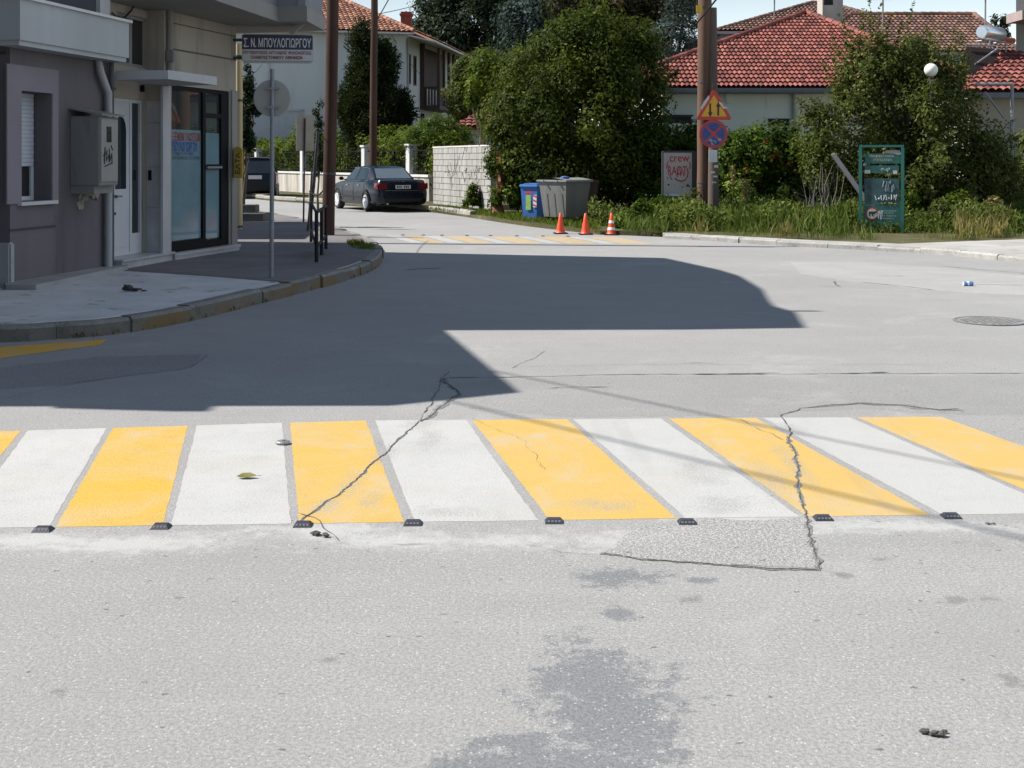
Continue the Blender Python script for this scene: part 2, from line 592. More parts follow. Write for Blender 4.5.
def asphalt(name, base, stains=True, coarse=1.0, warm=(1.02, 1.0, .96)):
    m, nt, b = newmat(name)
    v = geovec(nt)
    big = noise(nt, v, .22, 5, .6)
    med = noise(nt, v, 1.7, 5, .65)
    fine = noise(nt, v, 75, 3, .7)
    gr = noise(nt, v, 190, 2, .6)
    c0 = tuple(base * w for w in warm)
    col = ramp(nt, big, [(.3, sc3(c0, .86)), (.7, sc3(c0, 1.1))])
    col = mix(nt, smooth(nt, med, .3, .75, 0, .45), col, sc3(c0, .82))
    col = mix(nt, smooth(nt, fine, .36, .62, .62 * coarse, 0), col, sc3(c0, .52))
    # pale aggregate grains
    vo = nt.nodes.new('ShaderNodeTexVoronoi'); vo.inputs['Scale'].default_value = 88
    nt.links.new(v, vo.inputs['Vector'])
    sx = nt.nodes.new('ShaderNodeSeparateColor'); nt.links.new(vo.outputs['Color'], sx.inputs[0])
    spk = math_(nt, 'MULTIPLY', math_(nt, 'GREATER_THAN', sx.outputs[0], .89), smooth(nt, vo.outputs['Distance'], .45, .2))
    col = mix(nt, math_(nt, 'MULTIPLY', spk, .55), col, sc3(c0, 1.75))
    # small dark pits and flecks
    v2 = nt.nodes.new('ShaderNodeTexVoronoi'); v2.inputs['Scale'].default_value = 9
    mp = nt.nodes.new('ShaderNodeMapping'); mp.inputs['Scale'].default_value = (1, 1.6, 1); mp.inputs['Rotation'].default_value = (0, 0, .5)
    nt.links.new(v, mp.inputs['Vector']); nt.links.new(mp.outputs[0], v2.inputs['Vector'])
    s2 = nt.nodes.new('ShaderNodeSeparateColor'); nt.links.new(v2.outputs['Color'], s2.inputs[0])
    pw = math_(nt, 'ADD', v2.outputs['Distance'], math_(nt, 'MULTIPLY', math_(nt, 'SUBTRACT', fine, .5), .25))
    pit = math_(nt, 'MULTIPLY', math_(nt, 'GREATER_THAN', s2.outputs[0], .55), smooth(nt, pw, .13, .05))
    col = mix(nt, math_(nt, 'MULTIPLY', pit, .75), col, sc3(c0, .3))
    # tracks: slight long streaks across the road
    mp3 = nt.nodes.new('ShaderNodeMapping'); mp3.inputs['Scale'].default_value = (.12, 2.2, 1); mp3.inputs['Rotation'].default_value = (0, 0, -.03)
    nt.links.new(v, mp3.inputs['Vector'])
    st = noise(nt, mp3.outputs[0], 1.3, 4, .6)
    col = mix(nt, smooth(nt, st, .5, .8, 0, .18), col, sc3(c0, 1.2))
    # wider stains, worn and dusty zones, and scattered larger dark flecks
    zone = noise(nt, v, .75, 7, .72, .6)
    col = mix(nt, smooth(nt, zone, .50, .72, 0, .40), col, sc3(c0, .74))
    col = mix(nt, smooth(nt, zone, .46, .28, 0, .35), col, sc3(c0, 1.22))
    v3 = nt.nodes.new('ShaderNodeTexVoronoi'); v3.inputs['Scale'].default_value = 2.6
    nt.links.new(mp.outputs[0], v3.inputs['Vector'])
    s3 = nt.nodes.new('ShaderNodeSeparateColor'); nt.links.new(v3.outputs['Color'], s3.inputs[0])
    fd = math_(nt, 'ADD', v3.outputs['Distance'], math_(nt, 'MULTIPLY', math_(nt, 'SUBTRACT', noise(nt, v, 26, 5, .75), .5), .22))
    fr_ = math_(nt, 'MULTIPLY', math_(nt, 'GREATER_THAN', s3.outputs[1], .6), smooth(nt, fd, .075, .02))
    col = mix(nt, math_(nt, 'MULTIPLY', fr_, .55), col, sc3(c0, .32))
    rough = .9
    if stains:
        e1 = noise(nt, v, 14, 6, .7); e2 = noise(nt, v, 3.2, 5, .6)
        wob = math_(nt, 'ADD', math_(nt, 'MULTIPLY', math_(nt, 'SUBTRACT', e1, .5), 2.6), math_(nt, 'MULTIPLY', math_(nt, 'SUBTRACT', e2, .5), 2.2))
        wob = math_(nt, 'ADD', wob, math_(nt, 'MULTIPLY', math_(nt, 'SUBTRACT', gr, .5), 1.9))
        wet = px_blobs(nt, v, [(560, 775, 150, 44), (605, 700, 78, 62), (625, 577, 48, 12), (620, 613, 22, 10), (700, 580, 16, 4), (520, 742, 60, 14),
                               (735, 560, 30, 3), (470, 765, 60, 12)])
        mw = smooth(nt, math_(nt, 'ADD', wet, wob), .08, .2, 0, .9)
        wc = mix(nt, smooth(nt, gr, .55, .7, 0, .5), sc3((.165, .167, .170), 1.0), (.32, .32, .315))
        wc = mix(nt, smooth(nt, fine, .40, .56, .55, 0), wc, (.09, .093, .098))
        wc = mix(nt, math_(nt, 'MULTIPLY', spk, .7), wc, (.42, .42, .41))
        col = mix(nt, mw, col, wc)
        oil = px_blobs(nt, v, [(985, 543, 40, 8), (985, 597, 22, 8), (935, 735, 24, 10), (955, 600, 26, 7), (880, 560, 18, 5), (845, 575, 16, 5), (60, 690, 20, 8), (1010, 680, 16, 10),
                               (690, 600, 20, 6), (330, 660, 16, 6)])
        col = mix(nt, smooth(nt, math_(nt, 'ADD', oil, wob), .35, .9, 0, .5), col, (.11, .105, .095))
        dust = px_blobs(nt, v, [(130, 545, 170, 16), (430, 540, 190, 16), (640, 540, 180, 18), (900, 527, 220, 10), (330, 530, 130, 14), (40, 540, 120, 10), (760, 520, 110, 14)])
        col = mix(nt, smooth(nt, math_(nt, 'ADD', dust, math_(nt, 'MULTIPLY', wob, .8)), .1, 1.0, 0, .6), col, (.43, .425, .41))
    nt.links.new(col, b.inputs['Base Color'])
    b.inputs['Roughness'].default_value = rough
    b.inputs['Specular IOR Level'].default_value = .25
    h = math_(nt, 'ADD', math_(nt, 'MULTIPLY', fine, 1.0), math_(nt, 'MULTIPLY', gr, .6))
    h = math_(nt, 'SUBTRACT', h, math_(nt, 'MULTIPLY', pit, .8))
    bump(nt, b, h, .55 * coarse, .006)
    return m


def earth(name, stops, scale=1.2, bmp=.5):
    m, nt, b = newmat(name)
    v = geovec(nt)
    n1 = noise(nt, v, scale, 7, .65); n2 = noise(nt, v, 22, 5, .7)
    f = math_(nt, 'ADD', math_(nt, 'MULTIPLY', n1, .65), math_(nt, 'MULTIPLY', n2, .35))
    nt.links.new(ramp(nt, f, stops), b.inputs['Base Color'])
    b.inputs['Roughness'].default_value = .95; b.inputs['Specular IOR Level'].default_value = .1
    bump(nt, b, n2, bmp, .03)
    return m


ROAD_A = .30
M_road = asphalt('asphalt', ROAD_A)
M_ground = earth('dry_ground', [(.3, (.05, .06, .02)), (.5, (.12, .11, .05)), (.7, (.2, .16, .1))], .4)
M_verge = earth('verge_soil', [(.34, (.035, .045, .014)), (.52, (.085, .078, .038)), (.7, (.18, .15, .10))], .9)

m = MB(); m.poly([(-400, -100, -.03), (400, -100, -.03), (400, 600, -.03), (-400, 600, -.03)])
structure('ground', m, M_ground)
m = MB(); m.poly([(-45, -14, 0), (45, -14, 0), (45, 30, 0), (6, 34, 0), (-1, 44, 0), (-16, 75, 0), (-34, 75, 0), (-45, 40, 0)])
structure('road', m, M_road)

# a newer, paler surfacing beyond the seam and a patch in the shade
def ground_poly(pix, z): return [G(a, b, z) for a, b in pix]


def rough_poly(pix, z, jit=.02, step=.08):
    pts = [G(a, b, 0) for a, b in pix]; out = []
    for a, b in zip(pts, pts[1:] + pts[:1]):
        k = max(1, int((b - a).length / step))
        for i in range(k):
            q = a.lerp(b, i / k)
            out.append((q.x + random.uniform(-jit, jit), q.y + random.uniform(-jit, jit), z))
    return out


M_rough = asphalt('eroded_asphalt', .38, False, 2.0)
m = MB(); m.poly(rough_poly([(602, 553), (640, 527), (700, 519), (760, 519), (806, 518), (818, 567), (740, 566), (660, 560)], .0010, .025))
structure('road_patch', m, M_rough)
M_patch = asphalt('old_patch_asphalt', .28, False, 1.1)
m = MB(); m.poly(rough_poly([(512, 379), (600, 376), (740, 376), (1100, 375), (1100, 416), (940, 414), (860, 408), (800, 411), (780, 416), (560, 417), (470, 408), (452, 384)], .0006, .03))
structure('road_patch', m, M_patch)
m = MB(); m.poly(rough_poly([(60, 385), (190, 368), (205, 354), (95, 357), (-40, 372), (-40, 392)], .0010, .02))
structure('road_patch', m, asphalt('dark_patch_asphalt', .25, False, 1.2))
M_pale = asphalt('pale_patch_asphalt', .325, False, .8)
m = MB(); m.poly(rough_poly([(858, 283), (935, 291), (1120, 300), (1120, 281), (1024, 276), (945, 268), (860, 262), (790, 262), (800, 274)], .0008, .03, .2))
structure('road_patch', m, M_pale)

# ------------------------------------------------------------------ zebra paint
def paint(name, c, c2, wear, worn=()):
    m, nt, b = newmat(name)
    v = geovec(nt)
    n1 = noise(nt, v, 1.3, 5, .6); fine = noise(nt, v, 70, 4, .7); med = noise(nt, v, 6, 6, .7)
    mp3 = nt.nodes.new('ShaderNodeMapping'); mp3.inputs['Scale'].default_value = (.35, 2.4, 1); mp3.inputs['Rotation'].default_value = (0, 0, .12)
    nt.links.new(v, mp3.inputs['Vector'])
    st = noise(nt, mp3.outputs[0], 2.2, 5, .6)
    col = mix(nt, smooth(nt, n1, .3, .7), c, c2)
    col = mix(nt, smooth(nt, st, .5, .75, 0, .3), col, (.44, .36, .2))
    col = mix(nt, smooth(nt, med, .48, .8, 0, .4), col, sc3(c, .68))
    sp = noise(nt, v, 105, 3, .75)
    col = mix(nt, smooth(nt, sp, .5, .64, 0, .62), col, sc3(c, .55))
    col = mix(nt, smooth(nt, sp, .44, .3, 0, .35), col, sc3(c, 1.3))
    col = mix(nt, math_(nt, 'MULTIPLY', tone_attr(nt), .85), col, c2)
    w = math_(nt, 'ADD', math_(nt, 'MULTIPLY', noise(nt, v, 95, 4, .8), .82), math_(nt, 'MULTIPLY', med, .18))
    if worn:
        wz = smooth(nt, px_blobs(nt, v, worn), .0, .9, 0, .11)
        w = math_(nt, 'ADD', w, wz)
        col = mix(nt, math_(nt, 'MULTIPLY', wz, 2.5), col, sc3(c, 1.08))
    col = mix(nt, smooth(nt, w, .605 - wear, .67 - wear, 0, .8), col, (.25, .245, .23))
    # film of pale road dust
    du_ = noise(nt, v, 2.1, 6, .7, .8)
    col = mix(nt, smooth(nt, du_, .46, .75, 0, .5), col, (.37, .355, .315))
    # dark tyre scuffs along the way the cars drive
    mp4 = nt.nodes.new('ShaderNodeMapping'); mp4.inputs['Scale'].default_value = (2.0, .18, 1); mp4.inputs['Rotation'].default_value = (0, 0, -.2)
    nt.links.new(v, mp4.inputs['Vector'])
    tk_ = noise(nt, mp4.outputs[0], 1.4, 4, .6)
    col = mix(nt, smooth(nt, tk_, .54, .72, 0, .22), col, (.2, .19, .165))
    nt.links.new(col, b.inputs['Base Color'])
    b.inputs['Roughness'].default_value = .75
    b.inputs['Specular IOR Level'].default_value = .3
    bump(nt, b, fine, .6, .005)
    return m


WORN = [(385, 455, 22, 22), (350, 485, 30, 26), (420, 424, 30, 12), (330, 505, 30, 14), (372, 500, 26, 22), (770, 480, 40, 40), (795, 465, 22, 50), (720, 505, 60, 18), (700, 470, 40, 26), (790, 430, 26, 16), (760, 425, 30, 8), (600, 505, 70, 12), (450, 512, 70, 10), (430, 440, 26, 20)]
M_white = paint('worn_white_paint', (.425, .42, .405), (.375, .37, .352), .05, WORN)
M_yellow = paint('worn_yellow_paint', (.50, .305, .034), (.47, .315, .10), .03, WORN)
near_y = lambda x: 527 - (x - 57) * 12 / 878
far_y = lambda x: 429 - .03 * (x - 80) if x < 300 else 421 - (x - 300) * .0065
stripes = [('y', -60, 21, -172, -60), ('w', 28, 107, -44, 49), ('y', 113, 188, 56, 163), ('w', 197, 282, 171, 291), ('y', 290, 366, 299, 404), ('w', 375, 466, 415, 538),
           ('y', 472, 567, 550, 676), ('w', 573, 661, 686, 800), ('y', 669, 756, 808, 930), ('w', 763, 850, 943, 1068), ('y', 857, 941, 1078, 1205)]
mw, my = MB(), MB()


def paint_quad(mb, a, b, c, d, z, tone, step=.06, jit=.0035):
    q = [G(*p) for p in (a, b, c, d)]
    out = []
    for s, e in zip(q, q[1:] + q[:1]):
        k = max(1, int((e - s).length / step))
        for i in range(k):
            p = s.lerp(e, i / k)
            out.append((p.x + random.uniform(-jit, jit), p.y + random.uniform(-jit, jit), z))
    mb.poly(out, tone)


for k, fl, fr, nl, nr in stripes:
    paint_quad(mw if k == 'w' else my, (fl, far_y(fl)), (fr, far_y(fr)), (nr, near_y(nr)), (nl, near_y(nl)), .0009, min(1, max(0, (fl + 60) / 900 + random.uniform(-.15, .15))))
structure('crossing_white_stripes', mw, M_white)
structure('crossing_yellow_stripes', my, M_yellow)
# far crossing
mw, my = MB(), MB()
fy = lambda x: 235.8 + (x - 400) * .007
ny = lambda x: 243 + (x - 420) * .006
fs = [384, 400, 420, 440, 466, 484, 514, 532, 566, 584, 618]
for i in range(len(fs) - 1):
    a, b = fs[i] + 1.2, fs[i + 1] - 1.2
    sh = 26 + i * 1.2
    paint_quad(my if i % 2 == 1 else mw, (a, fy(a)), (b, fy(b)), (b + sh, ny(b)), (a + sh, ny(a)), .002, random.random(), .3, .015)
structure('far_crossing_white_stripes', mw, paint('faded_white_paint', (.40, .40, .39), (.35, .35, .34), .1))
structure('far_crossing_yellow_stripes', my, paint('faded_yellow_paint', (.44, .30, .12), (.40, .31, .17), .1))
m = MB(); m.poly(rough_poly([(-90, 357), (24, 345.5), (107, 339.5), (101, 345), (36, 353.5), (-90, 372)], .002, .012))
structure('kerbside_yellow_line', m, paint('yellow_line_paint', (.62, .34, .03), (.55, .30, .03), .03))

# ------------------------------------------------------------------ cracks
M_crack = mat('crack_dark', (.075, .072, .066), 1., .4, 8)
mc = MB(); mcw = MB()


def crack(pix, w=.012, jit=.02, step=.05, var=.8, rim=0):
    pts = [G(a, b, .0040) for a, b in pix]; path = []
    for a, b in zip(pts[:-1], pts[1:]):
        k = max(1, int((b - a).length / step))
        path += [a.lerp(b, i / k) for i in range(k)]
    path.append(pts[-1])
    off = 0; L, Rr = [], []
    for i, p in enumerate(path):
        d = (path[min(i + 1, len(path) - 1)] - path[max(0, i - 1)]).normalized(); n = Vector((-d.y, d.x, 0))
        off = off * .82 + random.uniform(-jit, jit) * .5
        ww = w * .62 * (1 - var * random.random()) * (0.15 if i in (0, len(path) - 1) else 1)
        c = p + n * off
        L.append(c + n * ww / 2); Rr.append(c - n * ww / 2)
    vs = []
    for a, b in zip(L, Rr): vs += [a, b]
    mc.add(vs, [(2 * i + 1, 2 * i + 3, 2 * i + 2, 2 * i) for i in range(len(path) - 1)])
    if rim:      # broken edges of the surfacing along the crack
        vw = []; ra = rb = 0
        for a, b in zip(L, Rr):
            m_ = (a + b) / 2; d_ = (a - b).normalized(); ra = max(0, ra * .5 + random.uniform(-.5, 1) * rim * .7); rb = max(0, rb * .5 + random.uniform(-.5, 1) * rim * .7)
            vw += [m_ + d_ * (ra + .003) - Vector((0, 0, .0016)), m_ - d_ * (rb + .003) - Vector((0, 0, .0016))]
        mcw.add(vw, [(2 * i + 1, 2 * i + 3, 2 * i + 2, 2 * i) for i in range(len(path) - 1)])


crack([(303, 520), (345, 488), (385, 453), (418, 421)], .012, .012, .025, .8, .010)
crack([(418, 421), (440, 407), (462, 394), (450, 385), (443, 378)], .03, .025, .035, .8, .03)
crack([(418, 421), (432, 402), (443, 378), (450, 371)], .016)
crack([(443, 378), (512, 377), (600, 374.5), (690, 374), (740, 374), (820, 373.5), (940, 373), (1060, 373)], .03, .02, .07)
crack([(690, 374), (740, 373.5), (780, 373)], .05, .02); crack([(840, 373), (890, 372.3)], .05, .02)
crack([(512, 368), (530, 358), (545, 350)], .012, .03)
crack([(787, 438), (785, 416), (800, 408)], .02, .03); crack([(800, 408), (830, 406), (860, 403.5), (900, 405), (940, 410), (960, 409)], .04, .03, .05, .85, .06)
crack([(787, 436), (794, 452), (797, 470), (800, 490), (804, 508), (813, 540), (820, 569)], .016, .012, .02, .85, .018)
crack([(820, 569), (780, 568), (740, 566), (690, 561), (640, 559), (600, 553)], .014, .015, .025, .85, .014); crack([(600, 553), (560, 552), (520, 543)], .006, .02)
crack([(548, 388), (580, 386), (610, 387)], .03, .03); crack([(680, 363), (700, 362.5), (714, 363)], .03, .01)
crack([(520, 366), (640, 364), (800, 363.5), (930, 364)], .008, .02, .1)
crack([(404, 270), (420, 268.5), (443, 268)], .12, .05, .1); crack([(860, 282), (895, 285), (935, 290)], .04, .04, .1)
crack([(818, 286), (842, 286.5), (835, 281)], .06, .05, .1); crack([(943, 266), (985, 270), (1030, 274)], .05, .05, .12)
crack([(880, 276), (905, 276)], .05, .03); crack([(945, 284), (1030, 285)], .03, .03, .15)
crack([(60, 385), (190, 368), (205, 354)], .012, .03, .1); crack([(0, 400), (100, 379)], .008, .03, .1)
crack([(300, 512), (322, 520), (345, 541)], .012, .03); crack([(390, 543), (430, 544)], .012, .03)
crack([(820, 569), (850, 576)], .006, .03); crack([(740, 418), (760, 428), (786, 440)], .008, .03)
crack([(470, 418), (520, 440), (548, 470)], .004, .03); crack([(0, 296), (12, 296)], .01)
structure('road_cracks', mc, M_crack)
structure('crack_edges', mcw, asphalt('crack_edge_asphalt', .25, False, 2.0))

# ------------------------------------------------------------------ corner pavement with stone kerb
def catmull(pts, n=5):
    out = []
    P4 = [pts[0]] + pts + [pts[-1]]
    for i in range(1, len(P4) - 2):
        p0, p1, p2, p3 = P4[i - 1:i + 3]
        for k in range(n):
            t = k / n
            out.append(.5 * ((2 * p1) + (p2 - p0) * t + (2 * p0 - 5 * p1 + 4 * p2 - p3) * t * t + (3 * p1 - p0 - 3 * p2 + p3) * t ** 3))
    out.append(pts[-1])
    return out


KH = .16
kerb_px = [(0, 342.5), (60, 339), (107, 335.5), (160, 327.5), (210, 317), (256, 305), (312, 290.5), (360, 276), (379, 266), (383, 257), (376, 249.5), (362, 243), (340, 234.5), (312, 226.5),
           (262, 216), (235, 210)]
kl = [Vector((-9.5, 10.6, 0)), Vector((-6.6, 11.0, 0))] + [G(a, b) for a, b in kerb_px] + [Vector((-14, 46, 0))]
kl = catmull(kl, 6)
KERB = kl


def kerb_stones(mb, line, width, h, seg=.85, gap=.004, side=1):
    # walk along the line and cut it into stones
    acc = [0]
    for a, b in zip(line[:-1], line[1:]): acc.append(acc[-1] + (b - a).length)

    def at(s):
        s = max(0, min(acc[-1], s))
        for i in range(len(acc) - 1):
            if acc[i + 1] >= s:
                t = (s - acc[i]) / max(1e-6, acc[i + 1] - acc[i]); p = line[i].lerp(line[i + 1], t)
                j0, j1 = line[max(0, i - 1)], line[min(len(line) - 1, i + 2)]
                d = (j1 - j0).normalized(); return p, Vector((-d.y, d.x, 0)) * side
    s = 0
    while s < acc[-1] - .05:
        L = seg * random.uniform(.8, 1.15); e = min(acc[-1], s + L)
        hh = h + random.uniform(-.018, .012); jo = random.uniform(-.02, .02)
        k = 4; prof = []
        for i in range(k + 1):
            p, n = at(s + gap + (e - s - 2 * gap) * i / k)
            p = p + n * jo
            prof.append([p + Vector((0, 0, -.02)), p + Vector((0, 0, hh - .03)), p + n * .03 + Vector((0, 0, hh)), p + n * width + Vector((0, 0, hh)), p + n * width + Vector((0, 0, -.02))])
        vs = [q for row in prof for q in row]; fs = []
        for i in range(k):
            for j in range(4): fs.append((i * 5 + j, i * 5 + j + 1, i * 5 + 5 + j + 1, i * 5 + 5 + j))
        fs += [(4, 3, 2, 1, 0), tuple(k * 5 + j for j in range(5))]
        mb.add(vs, fs, random.random())
        s = e


def kerb_mat(name, base, yellow):
    m, nt, b = newmat(name)
    v = geovec(nt)
    n1 = noise(nt, v, 3, 6, .65); n2 = noise(nt, v, 40, 4, .7)
    col = ramp(nt, n1, [(.3, sc3(base, .7)), (.7, sc3(base, 1.15))])
    col = mix(nt, smooth(nt, tone_attr(nt), 0, 1, 0, .3), col, sc3(base, .6))
    if yellow:
        g = nt.nodes.new('ShaderNodeNewGeometry')
        sn = nt.nodes.new('ShaderNodeSeparateXYZ'); nt.links.new(g.outputs['Normal'], sn.inputs[0])
        side = smooth(nt, sn.outputs['Z'], .75, .3)
        n3 = noise(nt, v, 1.1, 6, .7)
        col = mix(nt, math_(nt, 'MULTIPLY', side, smooth(nt, n3, .45, .62, 0, .8)), mix(nt, math_(nt, 'MULTIPLY', side, .6), col, (.10, .085, .06)), yellow)
    col = mix(nt, smooth(nt, n2, .45, .7, 0, .6), col, sc3(base, .4))
    col = mix(nt, smooth(nt, noise(nt, v, 5, 6, .75), .5, .7, 0, .6), col, (.07, .062, .05))
    nt.links.new(col, b.inputs['Base Color']); b.inputs['Roughness'].default_value = .9
    bump(nt, b, n2, .5, .008)
    return m


m = MB(); kerb_stones(m, kl, .17, KH)
structure('kerb', m, kerb_mat('kerb_stone', (.21, .20, .185), (.16, .095, .025)))
inner = []
for i, p in enumerate(kl):
    d = (kl[min(i + 1, len(kl) - 1)] - kl[max(0, i - 1)]).normalized()
    inner.append(p + Vector((-d.y, d.x, 0)) * .155)
m = MB(); m.prism([(p.x, p.y) for p in inner] + [(-22, 46), (-22, 10.6)], -.02, KH - .006)
M_conc = mat('pavement_concrete', (.50, .50, .49), .9, .2, 1.6, grime=(.13, .12, .11), grime_amt=.25, bmp=.4, fine=50)
structure('pavement', m, M_conc)
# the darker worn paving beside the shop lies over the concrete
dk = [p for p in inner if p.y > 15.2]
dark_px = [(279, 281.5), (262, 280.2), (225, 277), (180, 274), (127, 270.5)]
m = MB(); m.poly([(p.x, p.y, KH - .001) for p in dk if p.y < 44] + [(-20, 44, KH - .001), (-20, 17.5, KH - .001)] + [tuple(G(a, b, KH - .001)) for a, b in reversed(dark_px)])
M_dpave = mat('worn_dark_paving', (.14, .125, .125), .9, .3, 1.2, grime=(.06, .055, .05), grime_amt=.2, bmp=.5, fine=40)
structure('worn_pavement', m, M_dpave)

# ------------------------------------------------------------------ far verge, far pavement
vp = [(-60, 175), (230, 194.5), (275, 199), (350, 203.5), (395, 206.5), (437, 210), (470, 214.5), (500, 219), (530, 223), (565, 227), (600, 230.5), (640, 231.8), (664, 232.8),
      (768, 238.6), (818, 241.2), (905, 244.8), (980, 242), (1060, 239), (1300, 239)]
vl = [G(a, b, .09) for a, b in vp]
m = MB(); m.prism([(p.x, p.y) for p in vl] + [(90, 30), (90, 160), (-90, 160)], -.02, .09)
structure('verge', m, M_verge)
pp = [(664, 238.5), (710, 241), (768, 245), (818, 247.8), (880, 251), (935, 254.5), (993, 260), (1060, 267), (1200, 282)]
plp = catmull([G(a, b) for a, b in pp], 4)
m = MB(); kerb_stones(m, plp, .16, .10, 1.0)
structure('far_kerb', m, kerb_mat('far_kerb_stone', (.36, .35, .325), None))
m = MB(); m.prism([(p.x, p.y + .14) for p in plp] + [(p.x, p.y + .3) for p in reversed([G(a, b, .096) for a, b in vp[12:]])], -.02, .096)
structure('far_pavement', m, mat('far_pavement_concrete', (.34, .33, .305), .9, .25, .9, grime=(.2, .17, .13), grime_amt=.4, bmp=.4, fine=30))
# low kerb of the far street in front of the garden wall
m = MB(); kerb_stones(m, [p + Vector((0, -.02, 0)) for p in vl[1:7]], .2, .11, 1.2)
structure('street_kerb', m, kerb_mat('street_kerb_stone', (.33, .31, .28), None))
# ------------------------------------------------------------------ road studs, cover, litter
M_stud = mat('stud_plastic', (.035, .035, .045), .45, .2, 20)
M_lens = mat('stud_lens', (.16, .16, .165), .2, .1, 20)


def make_stud(loc, label, group):
    t = thing('road_stud', loc, label, 'road stud', group)
    m = MB(Matrix.Translation(loc))
    a, b, c = .042, .038, .018
    m.add([(-a, -b, 0), (a, -b, 0), (a, b, 0), (-a, b, 0), (-a * .7, -b * .45, c), (a * .7, -b * .45, c), (a * .7, b * .45, c), (-a * .7, b * .45, c)],
          [(4, 5, 6, 7), (0, 1, 5, 4), (1, 2, 6, 5), (2, 3, 7, 6), (3, 0, 4, 7)])
    m.build('body', M_stud, t)
    m = MB(Matrix.Translation(loc))
    for i in range(4):
        x = -.024 + i * .016
        # small lenses lying on the sloping front face
        y0, z0, y1, z1 = -.0296, .0072, -.0223, .0135
        m.add([(x - .005, y0 - .001, z0 + .001), (x + .005, y0 - .001, z0 + .001), (x + .005, y1 - .001, z1 + .001), (x - .005, y1 - .001, z1 + .001)], [(0, 1, 2, 3)])
    m.build('reflector', M_lens, t)
    return t


near = [(43, 530.5, 'between the partial yellow stripe and the first full white one'), (161, 527.5, 'at the right foot of the leftmost full yellow stripe'),
        (303, 525.5, 'where the diagonal road crack meets the crossing edge'), (413, 524, 'at the right foot of the cracked yellow stripe'),
        (554, 522, 'at the left foot of the pale orange middle stripe'), (687, 523, 'beside the rough eroded asphalt patch'),
        (823, 519, 'just right of the broken edge of the eroded patch'), (951, 517, 'at the right end of the crossing edge')]
gs = 'road studs along the near edge of the crossing'
st0 = None
for a, b, l in near:
    lb = 'small dark reflective road stud ' + l
    if st0 is None: st0 = make_stud(G(a, b), lb, gs)
    else: dup(st0, G(a, b), lb)
for a in (403, 423.5, 442, 467, 490.6, 517, 543, 568):
    o = dup(st0, G(a, 235.2 + (a - 400) * .008), 'tiny dark road stud in the row along the far crossing')
    o['group'] = 'road studs along the far crossing'
# metal survey disc on a stripe
c = G(283, 443, .006)
m = MB(Matrix.Translation(c)); m.lathe([(.0, .0), (.042, 0), (.042, .008), (.034, .013), (.0, .014)], 20)
m.lathe([(0, .012), (.012, .0125), (.012, .019), (0, .02)], 10)
tag(m.build('metal_disc', mat('dull_zinc', (.33, .33, .32), .45, .2, 30, metal=.7)), 'small flat round metal disc set in the grey gap of the crossing', 'metal disc')
# manhole cover
c = G(990, 321, .004)
t = thing('manhole_cover', c, 'round worn iron manhole cover set in the road', 'manhole cover')
m = MB(Matrix.Translation(c)); m.lathe([(.36, 0), (.36, .006), (.33, .006), (.33, 0.0)], 40)
m.build('rim', mat('iron_rim', (.16, .155, .15), .7, .25, 12), t)
m = MB(Matrix.Translation(c)); m.lathe([(0, 0), (.325, 0), (.325, .004), (0, .004)], 40)
for i in range(-4, 5):
    for j in range(-4, 5):
        if i * i + j * j < 18: m.box(i * .066 - .02, i * .066 + .02, j * .066 - .02, j * .066 + .02, .004, .009)
m.build('lid', mat('iron_lid', (.2, .195, .19), .7, .25, 12, grime=(.3, .28, .25), grime_amt=.3), t)
# crushed can
c = G(968, 286)
t = thing('crushed_can', c, 'crushed blue and white drink can lying on the road', 'can')
def crumple(mb, c, r, sx, sy, sz, rough=.35, n=2, seed=1):
    bm = bmesh.new(); bmesh.ops.create_icosphere(bm, subdivisions=n + 1, radius=1)
    rn = random.Random(seed)
    for v in bm.verts:
        k = 1 + rn.uniform(-rough, rough)
        v.co = Vector((c[0] + v.co.x * sx * r * k, c[1] + v.co.y * sy * r * k, c[2] + max(0, v.co.z * sz * r * k + sz * r * .8)))
    return mb.bm(bm)
m = MB()
for i in range(6):
    pass
rr = [.028, .033, .03, .024, .031, .033, .028]
m.tube([c + Vector((-.06 + i * .02, random.uniform(-.006, .006), .03 + random.uniform(-.004, .002))) for i in range(7)], rr, 10)
m.build('can_body', mat('can_blue', (.10, .28, .55), .35, .3, 30, metal=.3), t)
m = MB(); m.tube([c + Vector((-.063, 0, .03)), c + Vector((-.06, 0, .03))], [.024, .029], 12); m.build('can_end', mat('can_white', (.7, .7, .7), .35, .1, 30, metal=.2), t)
m = MB(); m.tube([c + Vector((.06, 0, .03)), c + Vector((.066, 0, .03))], [.029, .024], 12); m.build('can_end', MATS['can_white'], t)
m = MB(); m.tube([c + Vector((-.01, -.002, .031)), c + Vector((.008, -.001, .031))], [.0335, .034], 10)
m.build('white_stripe', MATS['can_white'], t)
# paper by the kerb, litter on the pavement
c = G(254, 303.5)
m = MB(); crumple(m, c, .05, 1.2, .9, .8, .4, 1, 3); crumple(m, c + Vector((-.07, .02, 0)), .03, 1.4, .8, .5, .4, 1, 5)
tag(m.build('crumpled_paper', mat('paper_white', (.75, .75, .73), .8, .05)), 'white crumpled paper in the gutter at the stone kerb', 'paper')
c = G(133, 291, KH)
m = MB(); crumple(m, c + Vector((-.07, 0, 0)), .05, 1.1, .8, .8, .4, 1, 8); crumple(m, c + Vector((.02, .0, 0)), .045, 1.7, .8, .45, .4, 1, 9); crumple(m, c + Vector((.13, -.02, 0)), .02, 1.7, .8, .4, .4, 1, 10)
tag(m.build('crumpled_bag', mat('litter_brown', (.05, .04, .035), .7, .6, 25)), 'small dark crumpled litter bag lying on the concrete pavement', 'litter')
